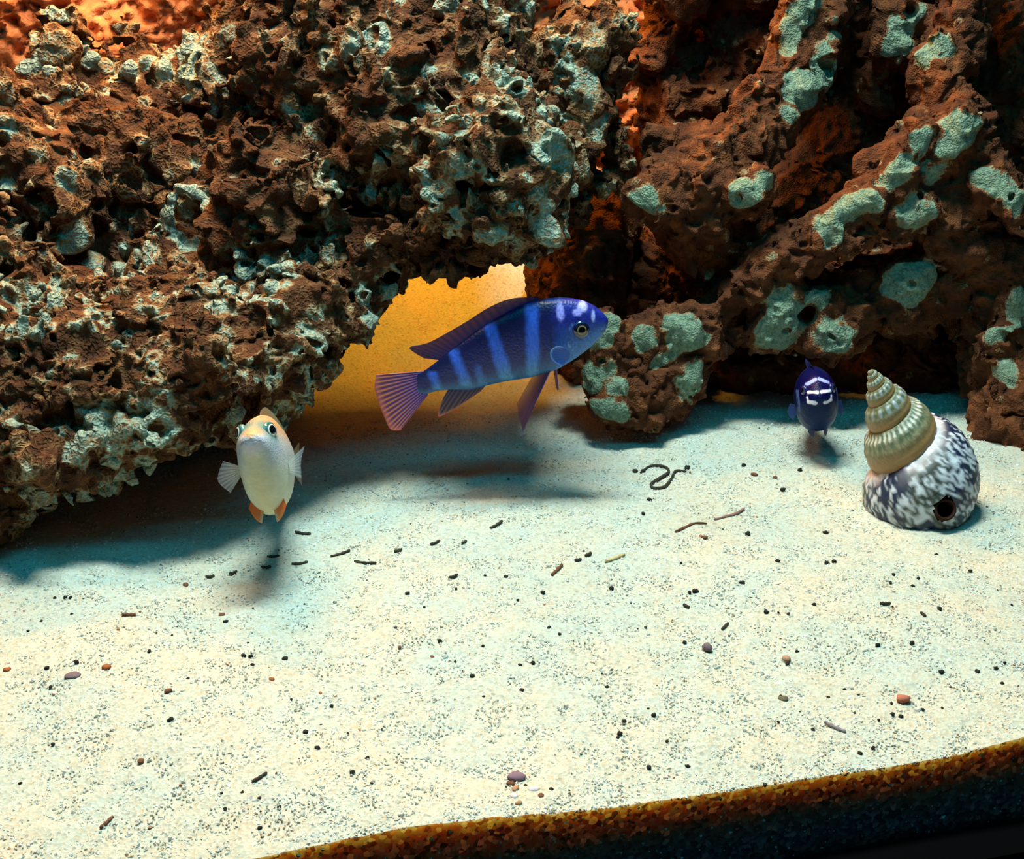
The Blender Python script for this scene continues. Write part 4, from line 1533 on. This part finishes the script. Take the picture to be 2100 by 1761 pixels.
strand('worm_strand', [(1312, 972), (1335, 958), (1362, 959), (1371, 970), (1352, 984), (1336, 994), (1340, 1003), (1362, 1001), (1376, 984), (1386, 968), (1408, 969)], 3.4, M_DARK,
       'dark curled S-shaped strand of fish waste on the sand', 'waste')
strand('thin_strand', [(1384, 1092), (1405, 1083), (1425, 1075), (1450, 1075)], 2.8, M_BROWN, 'thin brown strand lying end to end with a pinkish one', 'waste')
strand('thin_strand', [(1464, 1068), (1490, 1061), (1510, 1055), (1527, 1044)], 3.2, mat_plain('pink_waste', (0.26, 0.15, 0.13)), 'thin pinkish strand lying end to end with a brown one', 'waste')
strand('pale_twig', [(1690, 1482), (1712, 1494), (1735, 1503)], 4.0, mat_plain('grey_twig', (0.22, 0.20, 0.22)), 'grey twig on open sand below the red pebble', 'twig')
strand('yellow_twig', [(1240, 1154), (1262, 1147), (1282, 1138)], 3.4, mat_plain('yellow_twig', (0.52, 0.42, 0.20)), 'short yellowish twig on the sand', 'twig')
for a, b in (((250, 1262), (279, 1262)), ((517, 1605), (548, 1586)), ((205, 1700), (232, 1676)), ((1131, 1182), (1153, 1160)), ((1804, 1239), (1826, 1239)),
             ((1402, 1242), (1414, 1248)), ((1480, 1293), (1493, 1280)), ((1888, 1258), (1898, 1266)), ((1178, 1151), (1192, 1149)), ((1200, 1142), (1212, 1136))):
    strand('waste_pellet', [a, ((a[0] + b[0]) / 2, (a[1] + b[1]) / 2 + 1), b], 3.6, M_BROWN if a[0] < 300 or a[0] in (1131,) else M_DARK,
           'short dark stick of fish waste on the bright sand', 'waste', 'waste sticks on the bright sand', 0.3)
for a, b in (((678, 1143), (718, 1130)), ((726, 1153), (772, 1156)), ((605, 1092), (638, 1096)), ((548, 1143), (574, 1141)), ((598, 1158), (632, 1154)), ((536, 1164), (556, 1163)),
             ((422, 1184), (440, 1182)), ((808, 1132), (824, 1128)), ((882, 1118), (902, 1110)), ((946, 1115), (956, 1111)), ((470, 1178), (486, 1173)), ((920, 1186), (938, 1180)), ((1005, 1085), (1030, 1070))):
    strand('shade_pellet', [a, ((a[0] + b[0]) / 2, (a[1] + b[1]) / 2 + 2), b], 3.2, M_DARK,
           'black stick of fish waste along the shadow edge below the holey rock', 'waste', 'waste sticks along the shadow edge', 0.3)
lump('pebble', 1450, 1327, 11, M_PURPLE, 'round purple-grey pebble alone on the open sand', 'pebble', seed=1, flat=.8, sink=.2)
lump('pebble', 1852, 1432, 12, M_RED, 'small red pebble on the open sand', 'pebble', seed=2, sx=1.2, sink=.2)
lump('pebble', 1612, 1350, 9, M_PINK, 'small pinkish tan pebble on the open sand', 'pebble', seed=3)
lump('pebble', 1060, 1588, 14, mat_plain('violet_fragment', (0.20, 0.13, 0.17)), 'violet oval fragment atop the crumb cluster by the front edge', 'pebble', seed=4, sx=1.3, flat=.5)
for i, (x, y, r, mt, lb) in enumerate((
        (1047, 1604, 7, M_BROWN, 'dark brown crumb touching the pinkish crumb by the front edge'), (1057, 1614, 7, M_PINK, 'pinkish tan crumb in the cluster by the front edge'),
        (1055, 1630, 8, M_WHITE, 'white crumb below the pinkish one by the front edge'), (1094, 1616, 9, M_WHITE, 'white crumb touching a brown one by the front edge'),
        (1110, 1629, 6, M_BROWN, 'brown crumb at the tip of a white crumb by the front edge'), (1078, 1609, 4, M_BLACKG, 'black crumb inside the cluster by the front edge'),
        (1064, 1645, 6, M_TANTW, 'olive tan crumb lowest in the cluster by the front edge'))):
    lump('crumb', x, y, r, mt, lb, 'crumb', 'crumbs by the front edge', seed=10 + i, sx=1.3, rz=i * 1.1, flat=.55)
for i, (x, y, r) in enumerate(((218, 1366, 11), (455, 1259, 7), (380, 1198, 7), (15, 1371, 9), (345, 1414, 8), (290, 1558, 8), (557, 1391, 7), (78, 1362, 5), (820, 1326, 5), (657, 1420, 5), (1547, 971, 7), (1446, 1100, 6), (1437, 1098, 5), (886, 1346, 5), (1589, 977, 5))):
    lump('brown_flake', x, y, r * 0.8, M_BROWN if i % 3 else M_RUSTP, 'little rust brown flake lying on the sand', 'flake', 'rust brown flakes on the sand', seed=30 + i, sx=1.25, rz=i * .9, flat=.55)
lump('grey_flake', 148, 1381, 12, M_PURPLE, 'flat grey flake beside a rust flake on the sand', 'flake', seed=60, sx=1.4, flat=.4)
lump('grey_flake', 1606, 1430, 8, mat_plain('olive_flake', (0.12, 0.11, 0.07)), 'small olive flake on the sand below the pinkish pebble', 'flake', seed=61, sx=1.3, flat=.5)
GRIT = [(350, 1476), (1130, 1620), (1763, 1547), (1790, 1535), (1254, 1207), (1113, 1216), (1426, 1214), (1572, 1256), (1926, 1250), (1830, 1466), (1848, 1470), (1340, 1467), (1280, 1480), (1693, 1093),
        (968, 1388), (902, 1316), (515, 1347), (500, 1345), (628, 1502), (651, 1534), (464, 1276), (1525, 956), (1640, 965), (1605, 1005), (1930, 1378), (2005, 1378), (1800, 1324), (1870, 1320), (1093, 1360),
        (1071, 1417), (1270, 1505), (1410, 1572), (1330, 1575), (1594, 1152), (1710, 1152), (585, 1352), (723, 1584), (1522, 1196), (1318, 984 - 16), (1319, 1055), (1332, 1026), (1533, 1095), (1408, 960), (1302, 967)]
gr = random.Random(4)
while len(GRIT) < 120:
    x, y = gr.uniform(20, 2080), gr.uniform(1130, 1700)
    if y < 1740 - max(0, x - 560) * 0.165 - 30 and not (1740 < x < 2030 and y < 1110) and not (x < 900 and y < 1200):
        GRIT.append((x, y))
shapes = [lump_mesh(80 + i, .8, .45) for i in range(6)]
for i, (x, y) in enumerate(GRIT):
    p = on_sand(x, y)
    me = shapes[i % 6]
    o = bpy.data.objects.new('grit_speck', me)
    col.objects.link(o)
    if not me.materials:
        me.materials.append(M_BLACKG)
    r = (5.2 if i < 46 else gr.uniform(2.6, 4.6)) * mpp(x, y, p.y)
    o.location = (p.x, p.y, p.z + r * .4)
    o.scale = (r * gr.uniform(.8, 1.3), r, r)
    o.rotation_euler = (0, 0, gr.uniform(0, 6))
    tag(o, 'tiny black grit speck on the pale sand', 'grit', 'black grit specks on the sand')
# stones on the bank behind the gap
p = at(812, 694, 0.735)
for nm, px, py, r, mt, lb, sd in (('bank_stone', 812, 692, 24, M_RUSTP, 'rust red stone on the amber sand bank seen through the gap', 70), ('bank_stone', 842, 700, 22, M_TANTW, 'tan stone beside the rust red one on the amber bank', 71)):
    lump(nm, px, py, r, mt, lb, 'stone', None, sd, .55, 1.4)
